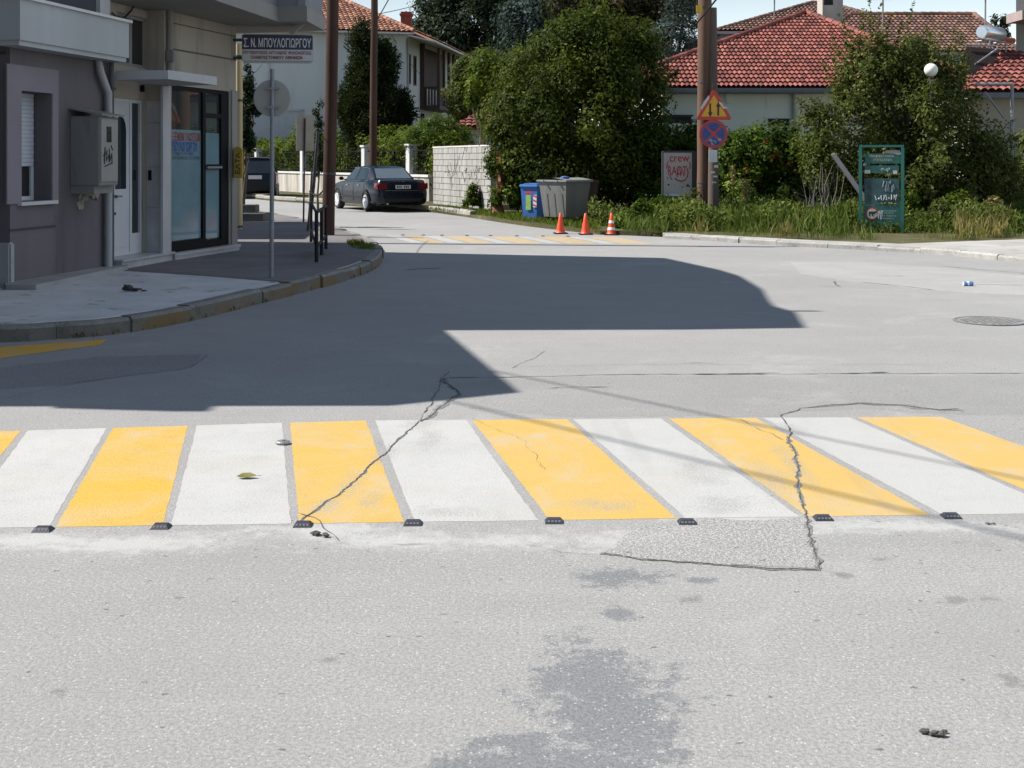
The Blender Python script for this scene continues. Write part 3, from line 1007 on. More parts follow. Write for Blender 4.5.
# leaf on the crossing
c = G(247, 477, .008)
m = MB()
L = .055
pts = [(-L, 0, .004), (-.5 * L, -.4 * L, .003), (.2 * L, -.42 * L, .003), (L, 0, .008), (.2 * L, .42 * L, .018), (-.5 * L, .4 * L, .016), (0, 0, .003)]
m.add([c + Vector(p) for p in pts], [(0, 1, 6), (1, 2, 6), (2, 3, 6), (3, 4, 6), (4, 5, 6), (5, 0, 6)])
m.tube([c + Vector((L, 0, .008)), c + Vector((L * 1.35, .006, .005))], .0012, 5)
tag(m.build('fallen_leaf', mat('leaf_fallen', (.13, .12, .012), .6, .3, 40)), 'single green and yellow fallen leaf on a white crossing stripe', 'leaf')
# loose chips of asphalt
def chip(px, py, r, lb, sd):
    c = G(px, py, .004); m = MB()
    rn = random.Random(sd)
    for i in range(5): crumple(m, c + Vector((rn.uniform(-2, 2) * r, rn.uniform(-1, 1) * r, 0)), r * rn.uniform(.4, .9), 1.3, .9, .5, .35, 1, sd * 10 + i)
    tag(m.build('asphalt_chips', mat('chip_dark', (.07, .066, .06), .95, .3, 20)), lb, 'asphalt chips')
chip(322, 535, .02, 'dark asphalt crumbs just below the stud at the diagonal crack', 1)
chip(936, 734, .016, 'dark crumbs of asphalt alone on the open road near the camera', 2)
chip(991, 524, .009, 'tiny dark crumbs right of the last near road stud', 3)
# ================================================================== LEFT CORNER: two houses
FP = Facade(109, 265, KH + .06, 10)
FS = Facade(164, 261, KH, 13.5)
M_purple = mat('mauve_plaster', (.136, .120, .127), .9, .28, .8, grime=(.085, .075, .078), grime_amt=.3, bmp=.3, fine=60, streak=True)
M_purple2 = mat('mauve_plaster_trim', (.21, .185, .205), .9, .12, 1.5, bmp=.2)
M_fascia = mat('pale_balcony_plaster', (.40, .415, .42), .85, .18, .9, grime=(.24, .24, .235), grime_amt=.22, streak=True, bmp=.15)
M_coping = mat('white_coping', (.6, .6, .58), .7, .1)
M_shutter = mat('white_shutter', (.45, .46, .5), .5, .06, 8)
M_dark = mat('dark_interior', (.012, .012, .014), .8, .2)
M_glass = glass('window_glass')
M_pipe = mat('grey_pipe_paint', (.33, .33, .33), .6, .15, 4, streak=True)
M_dpipe = mat('dark_pipe_paint', (.06, .06, .07), .6, .15, 4)
M_beige = mat('beige_plaster', (.345, .305, .25), .9, .22, .7, grime=(.18, .16, .135), grime_amt=.3, streak=True, bmp=.25)
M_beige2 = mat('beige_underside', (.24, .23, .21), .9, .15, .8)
M_marble = mat('grey_marble', (.42, .41, .42), .35, .22, 2.2, fine=18)
M_wframe = mat('white_frame_paint', (.52, .53, .54), .4, .06, 6)
M_bframe = mat('dark_bronze_frame', (.010, .010, .012), .6, .2, 8, spec=.12)
M_galv = mat('galvanised_steel', (.21, .215, .23), .5, .2, 7, metal=.2)
M_concd = mat('dark_concrete', (.11, .105, .10), .95, .3, 3, bmp=.5)
M_chip = mat('broken_plaster', (.28, .25, .2), .95, .5, 9, bmp=.8, fine=30)

# ---- mauve house
s0 = FP.at(10)
base = FP.w(s0 / 2, -2, 0)
hp = thing('mauve_house', base, 'mauve grey plastered corner house with pale balcony band and shuttered window', 'house')
wx0, wx1 = FP.at(20, None), FP.at(51, None)
_, wz1 = FP.at(35, 92); _, wz0 = FP.at(35, 201)
m = MB(FP.M)
wall_holes(m, s0, -.0, 0, 7.0, -.32, 0, [(wx0, wx1, wz0, wz1)])
m.box(s0, 0, -9, -.9, 0, 7.0)
m.box(s0, s0 + .3, -.9, -.32, 0, 7.0); m.box(-.3, 0, -.9, -.32, 0, 7.0)
m.build('wall', M_purple, hp)
# raised plaster band round the window
m = MB(FP.M)
b = .14
wall_holes(m, wx0 - .3, wx1 + b, wz0 - .02, wz1 + .3, 0.001, .022, [(wx0, wx1, wz0 - .05, wz1)])
m.build('window_surround', M_purple2, hp)
m = MB(FP.M); m.box(s0 - .02, wx1 + .1, .001, .012, wz0 - .34, wz0 - .315); m.box(s0 - .03, s0 - .003, -.35, 0.01, wz1 + .42, wz1 + .44); m.box(s0 - .02, wx0 - .31, 0.001, .010, wz1 + .42, wz1 + .44)
m.build('plaster_groove', mat('groove_dark', (.06, .05, .055), .9, .1), hp)
m = MB(FP.M); m.box(wx0, wx1, -.30, -.27, wz0, wz1)
win = m.build('window', M_dark, hp)
m = MB(FP.M)
zs_ = wz0 + .42
k = int((wz1 - zs_) / .05)
for i in range(k): m.box(wx0 + .02, wx1 - .02, -.24, -.222 if i % 2 else -.226, zs_ + i * .05 + .004, zs_ + (i + 1) * .05)
m.build('roller_shutter', M_shutter, win)
m = MB(FP.M); wall_holes(m, wx0 + .001, wx1 - .001, wz0 + .001, zs_, -.262, -.235, [(wx0 + .06, wx1 - .06, wz0 + .05, zs_ - .001)])
m.build('frame', M_wframe, win)
m = MB(FP.M); m.box(wx0 - .06, wx1 + .07, -.2, .06, wz0 - .045, wz0 - .003)
m.build('window_sill', mat('marble_sill', (.5, .5, .5), .4, .1), win)
# balcony band that wraps the corner
_, bz0 = FP.at(120, 61, .3); _, bz1 = FP.at(120, 21, .3)
m = MB(FP.M)
bs0, bs1 = s0 - .28, FP.at(129, None, .3)
m.box(bs0, bs1, .0, .3, bz0 + .06, bz1); m.box(bs0, s0 - .001, -7, 0, bz0 + .06, bz1)
m.box(bs0 + .03, bs1 - .02, -.0, .27, bz0, bz0 + .06)
m.build('balcony_band', M_fascia, hp)
m = MB(FP.M); m.box(bs0 - .03, bs1 + .03, .0, .34, bz1, bz1 + .035); m.box(bs0 - .03, s0, -7, 0, bz1, bz1 + .035)
m.build('coping', M_coping, hp)
# flush panel above the band: shutters and loggia shade in one dark colour
m = MB(FP.M); m.box(FP.at(44, None), FP.at(95, None), -.0, .012, bz1 + .036, 6)
m.build('dark_loggia_panel', mat('dark_loggia', (.035, .038, .05), .6, .2), hp)
m = MB(FP.M); m.box(FP.at(96, None), FP.at(106, None), .0, .06, bz1 + .04, 6.9)
m.build('pilaster', mat('white_pilaster', (.42, .42, .42), .7, .1), hp)
m = MB(FP.M); m.bbox(s0 - .05, s0 + .06, -.6, .03, 0, KH + .52, .02)
m.build('plinth', mat('pale_plinth', (.34, .34, .34), .9, .2, 3, bmp=.4), hp)
# roof slab (the shadow on the road)
m = MB(); m.prism([(-7.45, 13.0), (-5.1, 13.05), (-3.93, 13.17), (-3.74, 14.43), (-3.85, 15.0), (-3.80, 15.55), (-3.63, 16.75), (-9.5, 18.0), (-13.5, 14.2), (-13.2, 13.0)], 7.0, 7.12)
m.box(-4.2, -3.42, 14.50, 14.58, 7.0, 7.1)
m.build('roof_slab', M_fascia, hp)
m = MB(FP.M)
pp_ = FP.at(103, None)
m.tube([(FP.at(95, None), .05, bz0), (FP.at(95, None), .08, bz0 - .15), (pp_, .08, bz0 - .42), (pp_, .08, KH)], .05, 10)
m.build('downpipe', M_pipe, hp, True)
m = MB(FP.M); m.tube([(FP.at(107.5, None), .06, KH), (FP.at(107.5, None), .06, bz0)], .035, 8)
for z in (.9, 1.9, 2.6): m.box(FP.at(107.5, None) - .05, FP.at(107.5, None) + .05, 0, .1, z, z + .04)
m.build('dark_downpipe', M_dpipe, hp, True)
m = MB(FP.M)
for i in range(9):
    a = FP.at(80 + i * 2, None); crumple(m, (a, .0, 1.05 + random.uniform(-.05, .25)), .07, 1, .4, 1, .5, 1, 40 + i)
m.build('broken_plaster', M_chip, hp)

# threshold slab in front
m = MB()
pl = [G(a, b, KH) for a, b in [(2, 284), (94, 267.5), (112, 266), (128, 267), (128, 269.5), (36, 289.5), (6, 289.5)]]
m.prism([(p.x, p.y) for p in pl], KH - .005, KH + .055)
tag(m.build('threshold_slab', mat('threshold_concrete', (.30, .29, .28), .9, .2, 2, bmp=.4)), 'low concrete slab on the pavement along the mauve house wall', 'slab')

# ---- electric cabinet on the mauve wall
cs = FP.at(75, None)
u_ = .40
ce = FP.at(118, None, u_)
cb = FP.at(99, None, u_)
_, cz1 = FP.at(99, 116, u_); _, cz0 = FP.at(99, 186, u_)
base = FP.w(cb, .2, cz0)
t = thing('meter_cabinet', base, 'grey metal electric meter cabinet hung on the mauve wall with black scribble', 'cabinet')
M_cab = mat('cabinet_paint', (.19, .185, .175), .6, .12, 3, grime=(.14, .12, .1), grime_amt=.15, streak=True)
m = MB(FP.M); m.bbox(cb, ce, .0, u_, cz0, cz1, .012); m.build('body', M_cab, t)
m = MB(FP.M); m.slab([(cb - .04, -.0, cz1 + .09), (ce + .06, .0, cz1 + .09), (ce + .06, u_ + .06, cz1 + .005), (cb - .04, u_ + .06, cz1 + .005)], (0, 0, .022)); m.build('rain_cover', M_cab, t)
M_cabd = mat('cabinet_door_paint', (.26, .25, .23), .55, .1, 4, grime=(.2, .18, .15), grime_amt=.12)
m = MB(FP.M); m.bbox(cb + .03, ce - .025, u_, u_ + .014, cz0 + .05, cz1 - .03, .005)
d = m.build('door', M_cabd, t)
cw = ce - cb
m = MB(FP.M); m.box(cb + cw * .34, cb + cw * .58, u_ + .0145, u_ + .02, cz1 - .33, cz1 - .13); m.build('meter_window', M_glass, d)
for z in (cz1 - .07, cz0 + .09):
    m = MB(FP.M); m.lathe([(0, 0), (.02, 0), (.018, .015), (0, .018)], 10, (cb + cw * .8, u_ + .012, z), 'y'); m.build('lock', M_bframe, d)
# black scribble
m = MB(FP.M)
zz = cz0 + .30
strokes = [[(.15, .02), (.22, .2), (.18, -.02)], [(.12, .09), (.3, .12)], [(.32, .16), (.3, .02), (.42, .1), (.45, .0)], [(.45, .18), (.5, .02), (.6, .12), (.62, -.02)], [(.55, .22), (.66, .16)], [(.2, -.05), (.6, -.01)]]
for st in strokes: m.tube([(cb + .03 + a * (cw - .05), u_ + .0155, zz + q) for a, q in st], .009, 5)
m.build('scribble', mat('marker_black', (.02, .02, .02), .6, .1), d)
m = MB(FP.M); m.box(cb + .02, ce + .02, .0, u_ * .8, cz0 - .1, cz0 - .002); m.build('bottom_tray', M_cab, t)

# ---- shop house
E = FS.at(236, None)
hs = thing('shop_house', FS.w(E / 2, -2, 0), 'beige corner building with a dark framed shop window, white door and marble cladding', 'building')
sL = -1.15
UE = -.17            # the entrance wall stands a little back from the mauve front
dx0, dx1 = FP.at(112.5, None, UE), FP.at(143.5, None, UE)
_, dz1 = FP.at(130, 99, UE); _, dz0 = FP.at(135, 254, UE)
gx0, gx1 = FS.at(171.5, None), FS.at(229.5, None)
_, gz1 = FS.at(200, 88); _, gz0 = FS.at(200, 249)
ux0, ux1 = FP.at(117, None, UE), FP.at(153, None, UE)
_, uz1 = FP.at(140, 17, UE); _, uz0 = FP.at(140, 68, UE)
ZS = 3.86
m = MB(FS.M)
wall_holes(m, 0, E, 0, ZS, -.3, 0, [(gx0, gx1, gz0, gz1)])
m.box(0.1, E, -8, -1.2, 0, ZS); m.box(0, .2, -1.2, -.3, 0, ZS); m.box(E - .2, E, -1.2, -.3, 0, ZS)
m.M = FP.M
wall_holes(m, .003, 2.6, 0, ZS - .003, -.6, UE, [(dx0, dx1, dz0, dz1), (ux0, ux1, uz0, uz1)])
m.box(.003, 2.4, -7, -1.0, 0, ZS - .003)
m.M = FS.M
m.box(sL, E, -8, 0, ZS + .25, 7.0)
m.build('wall', M_beige, hs)
m = MB(FS.M)
for pz in (49,):
    for a, b_ in ((172, 236),):
        _, z1 = FS.at(a, 49)
        m.box(FS.at(a, None), E, .0005, .008, z1 - .012, z1 + .012)
m.box(FS.at(173, None), E, .0005, .008, ZS - .17, ZS - .155)
m.build('plaster_groove', mat('groove_brown', (.09, .08, .07), .9, .1), hs)
# projecting floor slab with balcony
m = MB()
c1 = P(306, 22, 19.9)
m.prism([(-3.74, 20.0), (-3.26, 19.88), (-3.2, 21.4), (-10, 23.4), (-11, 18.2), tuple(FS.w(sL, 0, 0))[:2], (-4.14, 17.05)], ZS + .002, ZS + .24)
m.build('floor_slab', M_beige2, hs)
m = MB()
q = [Vector((-4.17, 17.08, 0)), Vector((-3.77, 20.02, 0)), Vector((-3.29, 19.90, 0)), Vector((-3.24, 21.36, 0))]
for a, b_ in zip(q[:-1], q[1:]):
    d_ = (b_ - a).normalized(); n_ = Vector((-d_.y, d_.x, 0)) * .12
    m.prism([tuple(a)[:2], tuple(b_)[:2], tuple(b_ + n_)[:2], tuple(a + n_)[:2]], ZS + .242, ZS + 1.15)
m.build('balcony_parapet', mat('grey_parapet', (.2, .2, .215), .85, .12, 1), hs)
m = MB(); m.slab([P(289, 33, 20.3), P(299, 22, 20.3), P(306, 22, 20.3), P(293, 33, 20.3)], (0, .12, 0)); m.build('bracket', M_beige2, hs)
m = MB(); m.prism([(-3.63, 16.76), (-3.58, 18.67), (-3.70, 19.64), (-4.25, 21.95), (-9.17, 23.3), (-12.5, 23.9), (-9.5, 18.01)], 7.01, 7.13); m.build('roof_slab', M_fascia, hs)
# canopy
cu = .80
cS0, cS1 = FS.at(168, None, cu), FS.at(217, None, cu)
_, kz1 = FS.at(168, 70, cu); _, kz0 = FS.at(168, 79, cu)
m = MB(FS.M); m.slab([(cS0, .002, kz1), (cS1, .002, kz1), (cS1, cu, kz1), (cS0, cu, kz1)], (0, 0, kz0 - kz1))
m.build('canopy', mat('canopy_concrete', (.42, .42, .42), .85, .12, 1.5, grime=(.2, .19, .18), grime_amt=.15), hs)
# upper window
m = MB(FP.M); m.box(ux0, ux1, UE - .12, UE - .08, uz0, uz1); w_ = m.build('window', mat('dim_glass', (.03, .03, .033), .15, .1), hs)
m = MB(FP.M); um = ux0 + (ux1 - ux0) * .42
wall_holes(m, ux0 + .001, ux1 - .001, uz0 + .001, uz1 - .001, UE - .079, UE - .03, [(ux0 + .05, um - .04, uz0 + .05, uz1 - .05), (um + .04, ux1 - .05, uz0 + .05, uz1 - .05)])
m.build('frame', M_beige2, w_)
# marble base, pilaster, side panel
m = MB(FS.M); m.box(gx0 - .02, E - .02, .001, .07, 0, gz0 - .02); m.box(gx0 - .05, E + .0, .001, .09, gz0 - .045, gz0 - .002)
m.build('marble_base', M_marble, hs)
m = MB(FS.M); m.box(FS.at(163, None, .04), FS.at(170.5, None, .04), .001, .04, 0, kz0 - .01)
m.build('marble_pilaster', mat('pale_marble', (.42, .42, .43), .35, .15, 2.2), hs)
m = MB(FS.M)
zb = [dz0 - .05, .95, 1.55, 2.2, FS.at(155, 100)[1]]
for a, b_ in zip(zb[:-1], zb[1:]): m.box(-.022, -.001, -.5, .0, a + .004, b_ - .004, random.random())
m.build('marble_panel', M_marble, hs)
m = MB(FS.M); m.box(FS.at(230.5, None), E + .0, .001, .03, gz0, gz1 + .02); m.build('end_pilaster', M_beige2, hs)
# doorstep
m = MB(FP.M); m.box(.05, 1.62, UE + .001, .16, 0, dz0 - .03); m.box(.03, 1.66, UE - .1, .19, dz0 - .03, dz0 - .001)
m.build('doorstep', M_marble, hs)
# white door + sidelight
MD = FP.M @ Matrix.Translation((0, UE, 0))
m = MB(MD)
dm = FP.at(131.0, None, UE - .03)
wall_holes(m, dx0 + .001, dx1 - .001, dz0 + .001, dz1 - .001, -.09, -.03, [(dx0 + .05, dm - .03, dz0 + .04, dz1 - .05), (dm + .03, dx1 - .05, dz0 + .30, dz1 - .05)])
dr = m.build('door', M_wframe, hs)
m = MB(MD); m.box(dx0 + .05, dm - .03, -.08, -.045, dz0 + .04, dz1 - .05)
m.box(dx0 + .12, dm - .10, -.045, -.035, dz0 + .12, dz0 + .75); m.build('leaf', mat('door_panel_white', (.5, .51, .53), .4, .05), dr)
m = MB(MD)
lx0, lx1 = dx0 + .16, dm - .12
arc = [(lx0, -.043, dz0 + .95), (lx1, -.043, dz0 + .95), (lx1, -.043, dz1 - .45)] + [(lx0 + (lx1 - lx0) * (.5 + .5 * math.cos(a)), -.043, dz1 - .45 + .2 * math.sin(a)) for a in (0.5, 1, 1.57, 2.1, 2.6)] + [(lx0, -.043, dz1 - .45)]
m.slab(arc, (0, -.004, 0)); m.build('door_glass', M_glass, dr)
m = MB(MD); m.box(dm + .03, dx1 - .05, -.07, -.06, dz0 + .30, dz1 - .05); m.build('side_glass', M_glass, dr)
m = MB(MD); m.tube([(dx0 + .1, .01, dz0 + .85), (dx0 + .26, .01, dz0 + .85)], .012, 8); m.box(dx0 + .1, dx0 + .13, -.044, .02, dz0 + .83, dz0 + .87); m.build('handle', M_galv, dr)
m = MB(FS.M); m.box(-.034, -.0225, -.24, -.19, 1.35, 1.5); m.build('doorbell', M_bframe, hs)
m = MB(FS.M); m.bbox(dx1 - .12, dx1 - .05, .001, .05, dz1 + .12, dz1 + .22, .01); m.v = [tuple(FP.M @ (FS.M.inverted() @ Vector(v)) + Vector((FP.n[0] * UE, FP.n[1] * UE, 0))) for v in m.v]; m.build('wall_lamp', M_bframe, hs)
# shop window
gm = FS.at(205.5, None)
gr = FS.at(222.5, None)
m = MB(FS.M)
zt = gz1 - .45
wall_holes(m, gx0 + .001, gx1 - .001, gz0 + .001, gz1 - .001, -.10, -.02, [(gx0 + .04, gm - .045, gz0 + .16, gz1 - .06), (gm + .05, gr, gz0 + .12, gz0 + 1.24), (gm + .05, gr, gz0 + 1.32, zt), (gm + .05, gr, zt + .07, gz1 - .06)])
sw = m.build('shop_window', M_bframe, hs)
m = MB(FS.M); m.box(gx0 + .04, gm - .045, -.07, -.06, gz0 + .16, gz1 - .06); m.box(gm + .05, gr, -.072, -.062, gz0 + .12, gz1 - .06)
m.build('pane', glass('shop_glass', (.035, .045, .045), .02), sw)
_, fz1 = FS.at(190, 130); 
M_film = mat('frosted_film', (.145, .245, .285), .1, .25, 1.2, spec=.5)
m = MB(FS.M); m.box(gx0 + .042, gm - .047, -.059, -.0575, gz0 + .17, fz1); m.box(gm + .052, gr - .002, -.061, -.058, gz0 + .14, fz1 - .03)
m.build('frosted_film', M_film, sw)
m = MB(FS.M); m.box(gm + .06, gr - .02, -.02, .01, gz0 + 1.255, gz0 + 1.29); m.build('push_bar', M_galv, sw)
M_red = mat('letter_red', (.30, .012, .012), .6, .1); M_blue = mat('letter_blue', (.01, .055, .33), .6, .1); M_ink = mat('letter_dark', (.05, .07, .16), .6, .1); M_whitel = mat('letter_white', (.7, .7, .72), .6, .05)
du = Vector((FS.d[0], FS.d[1], 0)); uz = Vector((0, 0, 1))
gw = gm - gx0 - .1
fl = gx0 + .05
lettering('Ν ΞΕΝΩΝ ΓΛΩΣΣΩΝ', FS.w(fl + .0, -.056, FS.at(190, 141)[1]), du, uz, gw * .97, .13, M_red, sw, bold=.008)
lettering('ΜΠΟΥΛΟΓΙΩΡΓΟΥ', FS.w(fl + .0, -.056, FS.at(190, 151.5)[1]), du, uz, gw * .88, .15, M_blue, sw, bold=.008)
lettering('ΑΓΓΛΙΚΑ ΓΑΛΛΙΚΑ', FS.w(fl, -.056, FS.at(190, 155)[1]), du, uz, gw * .75, .05, M_ink, sw)
lettering('ΠΡΟΕΤΟΙΜΑΣΙΑ ΠΤΥΧΙΩΝ', FS.w(fl, -.056, FS.at(190, 159.5)[1]), du, uz, gw * .95, .05, M_ink, sw)
m = MB(FS.M); m.tube([(FS.at(167, None), .05, kz1), (FS.at(167, None), .05, ZS)], .045, 8); m.bbox(FS.at(164.5, None), FS.at(167, None), .02, .14, FS.at(165, 62)[1], FS.at(165, 50)[1], .01)
m.build('downpipe', M_beige2, hs, True)

# ---- low neighbour out of frame, whose roof edge draws the near part of the shadow
na = thing('low_neighbour_house', (-10, 11, 0), 'low grey house beside the corner house, next to the side pavement', 'house')
pn = [(-5.35, 9.6), (-6.05, 12.6), (-6.6, 15.1), (-16, 16.6), (-16, 9.0), (-6.2, 9.15)]
m = MB(); m.prism(pn, 0, 5.25); m.build('wall', M_purple, na)
m = MB(); m.prism([(-5.13, 9.55), (-5.83, 12.75), (-6.5, 15.0), (-16, 16.5), (-16, 8.97), (-6.0, 9.07)], 5.25, 5.42); m.build('roof_slab', M_fascia, na)
m = MB(); m.box(-8.25, -8.02, 8.99, 9.25, 5.42, 6.3); m.build('chimney', M_fascia, na)
m = MB(); m.box(-9.5, -8.4, 9.02, 9.07, 1, 2.3); m.build('window', M_glass, na)

# ---- low building further up the side pavement, hidden behind the shop
nb_ = thing('low_neighbour_house', (-11, 27, 0), 'low beige house behind the shop building along the side pavement', 'house')
m = MB(); m.prism([(-7.9, 24.1), (-8.6, 30.5), (-17, 30.5), (-17, 24.4)], 0, 4.0); m.build('wall', M_beige, nb_)
m = MB(); m.prism([(-7.75, 24.0), (-8.4, 30.7), (-17.2, 30.7), (-17.2, 24.1)], 4.0, 4.2); m.build('roof_slab', M_fascia, nb_)

# ---- hanging name sign
c = P(241.5, 62.5, 20.6)
sgw, sgh = 71 / F * 20.6, 29 / F * 20.6
t = thing('hanging_sign', c, 'blue and white name sign with Greek lettering jutting from the beige building', 'sign')
SX = Vector((math.cos(R(6)), math.sin(R(6)), 0)); SN = Vector((SX.y, -SX.x, 0))
MS = Matrix(((SX.x, -SN.x, 0, c.x), (SX.y, -SN.y, 0, c.y), (0, 0, 1, c.z), (0, 0, 0, 1)))
m = MB(MS); m.bbox(0, sgw, 0, .14, 0, sgh, .03); m.build('box', mat('sign_box', (.42, .42, .42), .5, .08), t)
m = MB(MS); m.box(.012, sgw - .012, -.004, .003, sgh * .46, sgh - .02); m.build('blue_panel', mat('sign_navy', (.012, .016, .06), .4, .1), t)
m = MB(MS); m.box(.012, sgw - .012, -.004, .003, .035, sgh * .455); m.build('white_panel', mat('sign_white', (.52, .52, .52), .4, .05), t)
M_sgred = mat('sign_maroon', (.20, .012, .03), .6, .1)
def sl(body, u, z, w, h, mt, b=0): lettering(body, c + SX * u + uz * z + SN * .006, SX, uz, w, h, mt, t, bold=b)
sl('Σ. Ν. ΜΠΟΥΛΟΓΙΩΡΓΟΥ', .035, sgh * .53, sgw - .07, sgh * .32, M_whitel, .015)
sl('ΠΤΥΧΙΟΥΧΟΣ ΑΓΓΛΙΚΗΣ ΦΙΛΟΛΟΓΙΑΣ', .03, sgh * .285, sgw - .06, sgh * .12, M_sgred, .03)
sl('ΠΑΝΕΠΙΣΤΗΜΙΟΥ ΑΘΗΝΩΝ', .15, sgh * .12, sgw * .72, sgh * .12, M_sgred, .03)
m = MB(MS)
for z in (.08, sgh - .1): m.tube([(-.18, .07, z), (.02, .07, z)], .025, 8)
m.box(-.2, -.16, .0, .14, -.02, sgh + .06)
m.build('bracket', M_dpipe, t)

# ---- cream post with the yellow letter box
b = G(239, 229, KH)
t = thing('cream_post', b, 'slim cream painted post with peeling paint at the end of the beige building', 'post')
M_cream = mat('cream_paint', (.50, .40, .22), .8, .25, 3, grime=(.25, .2, .14), grime_amt=.35, streak=True)
m = MB(); m.tube([b, b + Vector((0, 0, 4.0))], .075, 14); m.build('shaft', M_cream, t, True)
for z in (.03, 2.75, 3.7):
    m = MB(); m.tube([b + Vector((0, 0, z)), b + Vector((0, 0, z + .05))], .085, 14); m.build('clamp', M_dpipe, t, True)
q = P(238.5, 178, 20.55)
t = thing('letter_box', q, 'yellow letter box with black lettering on the corner of the beige building', 'letter box')
M_yel = mat('letterbox_yellow', (.36, .24, .02), .5, .15, 5)
hb = 31 / F * q.y
m = MB(); m.bbox(q.x - .07, q.x + .07, q.y - .06, q.y + .06, q.z + .0, q.z + hb - .05, .015); m.box(q.x - .1, q.x - .07, q.y, q.y + .3, q.z + .1, q.z + .14)
m.slab([(q.x - .07, q.y - .06, q.z + hb - .052), (q.x + .07, q.y - .06, q.z + hb - .052), (q.x + .04, q.y - .06, q.z + hb), (q.x - .04, q.y - .06, q.z + hb)], (0, .12, 0))
m.build('body', M_yel, t)
lettering('ΕΛΤΑ', (q.x + .04, q.y - .062, q.z + .07), (0, 0, 1), (-1, 0, 0), hb - .16, .08, mat('marker_black', (.02, .02, .02)), t, bold=.02)

# ---- dark steps beyond the shop
b = G(250, 221.5, KH)
m = MB(); k = b.y / F
m.bbox(b.x - 12 * k, b.x + 13 * k, b.y, b.y + .9, KH - .02, KH + 8 * k, .02); m.bbox(b.x - 12 * k, b.x + 2 * k, b.y + .35, b.y + .9, KH + 8 * k - .01, KH + 16 * k, .02)
tag(m.build('stone_steps', M_concd), 'two dark stone steps at the foot of the cream post', 'steps')

# ---- round sign seen from behind
b = G(271.5, 277.5, KH)
t = thing('round_sign', b, 'round traffic sign seen from its grey back on a galvanised pole', 'traffic sign')
k = b.y / F
zc = CH + (160 - 98) * k
m = MB(); m.tube([b, b + Vector((0.012, 0, CH + (160 - 69) * k - b.z))], .028, 12); m.build('pole', M_galv, t, True)
m = MB(); m.lathe([(0, 0), (18.3 * k, 0), (18.6 * k, .006), (18.6 * k, .022), (18 * k, .026), (0, .026)], 48, (b.x + .0, b.y + .03 + .028, zc), 'y')
m.build('disc', mat('sign_back_grey', (.30, .285, .26), .5, .1, 3), t)
for z in (zc + .12, zc - .12):
    m = MB(); m.box(b.x - .09, b.x + .09, b.y - .032, b.y + .033, z - .012, z + .012); m.build('clamp', M_galv, t)

# ---- guard rail
A, B_, C_ = G(316.5, 262, KH), G(326, 249, KH), G(311, 242, KH)
t = thing('guard_rail', A, 'short dark tube pedestrian guard rail on the pavement edge', 'guard rail')
M_rail = mat('black_rail_paint', (.018, .018, .02), .7, .3, 10, spec=.2)
hz = .74
for p in (A, B_, C_, A.lerp(B_, .5)):
    m = MB(); m.tube([p, p + Vector((0, 0, hz))], .028, 10); m.build('post', M_rail, t, True)
for z in (hz - .02, .22):
    m = MB(); m.tube([A + Vector((0, 0, z)), B_ + Vector((0, 0, z))], .025, 10); m.tube([C_ + Vector((0, 0, z)), A + Vector((0, 0, z))], .022, 10); m.build('rail', M_rail, t, True)
# leaning dark posts
M_blackpost = mat('old_post_black', (.035, .033, .035), .7, .4, 6)
for i, (bx, by, tx, ty, r, lb) in enumerate([(309, 229, 318, 131, .04, 'thick dark metal post leaning towards the big wooden pole'), (307.5, 231, 312, 168, .022, 'thin dark stake leaning beside the thick leaning post')]):
    b = G(bx, by, KH); e = P(tx, ty, b.y + .1)
    m = MB(); m.tube([b, b.lerp(e, .5) + Vector((.01, 0, 0)), e], [r, r, r * .9], 9)
    m.tube([b.lerp(e, .42), b.lerp(e, .44)], r * 1.3, 9)
    tag(m.build('leaning_post', M_blackpost, None, True), lb, 'post')
# chain between post and pole
b0 = P(309, 191, 27); b1 = P(324, 190, 26.8); b2 = P(337, 188, 27.3)
m = MB(); pc = []
for i in range(29):
    t_ = i / 28; pc.append((b0.lerp(b1, t_ * 2) if t_ < .5 else b1.lerp(b2, t_ * 2 - 1)) + Vector((0, 0, -.1 * abs(math.sin(math.pi * t_ * 2)))))
m.tube(pc, [.022 if i % 2 else .012 for i in range(29)], 7)
tag(m.build('iron_chain', M_blackpost), 'dark iron chain slung between the leaning post and the wooden pole', 'chain')
# sign panel seen edge on behind
b = G(303.5, 222, KH); kk = b.y / F
t = thing('panel_sign', b, 'faded beige sign panel on a thin stake by the leaning posts', 'sign')
m = MB(); m.tube([b, P(305, 118, b.y)], .022, 8); m.build('pole', M_blackpost, t, True)
cc = P(305, 133, b.y + .05)
m = MB(Matrix.Translation(cc) @ Matrix.Rotation(R(22), 4, 'Z')); m.bbox(-9 * kk, 9 * kk, -.012, .012, -18 * kk, 18 * kk, .006); m.build('panel', mat('panel_beige', (.33, .29, .23), .7, .15, 3), t)

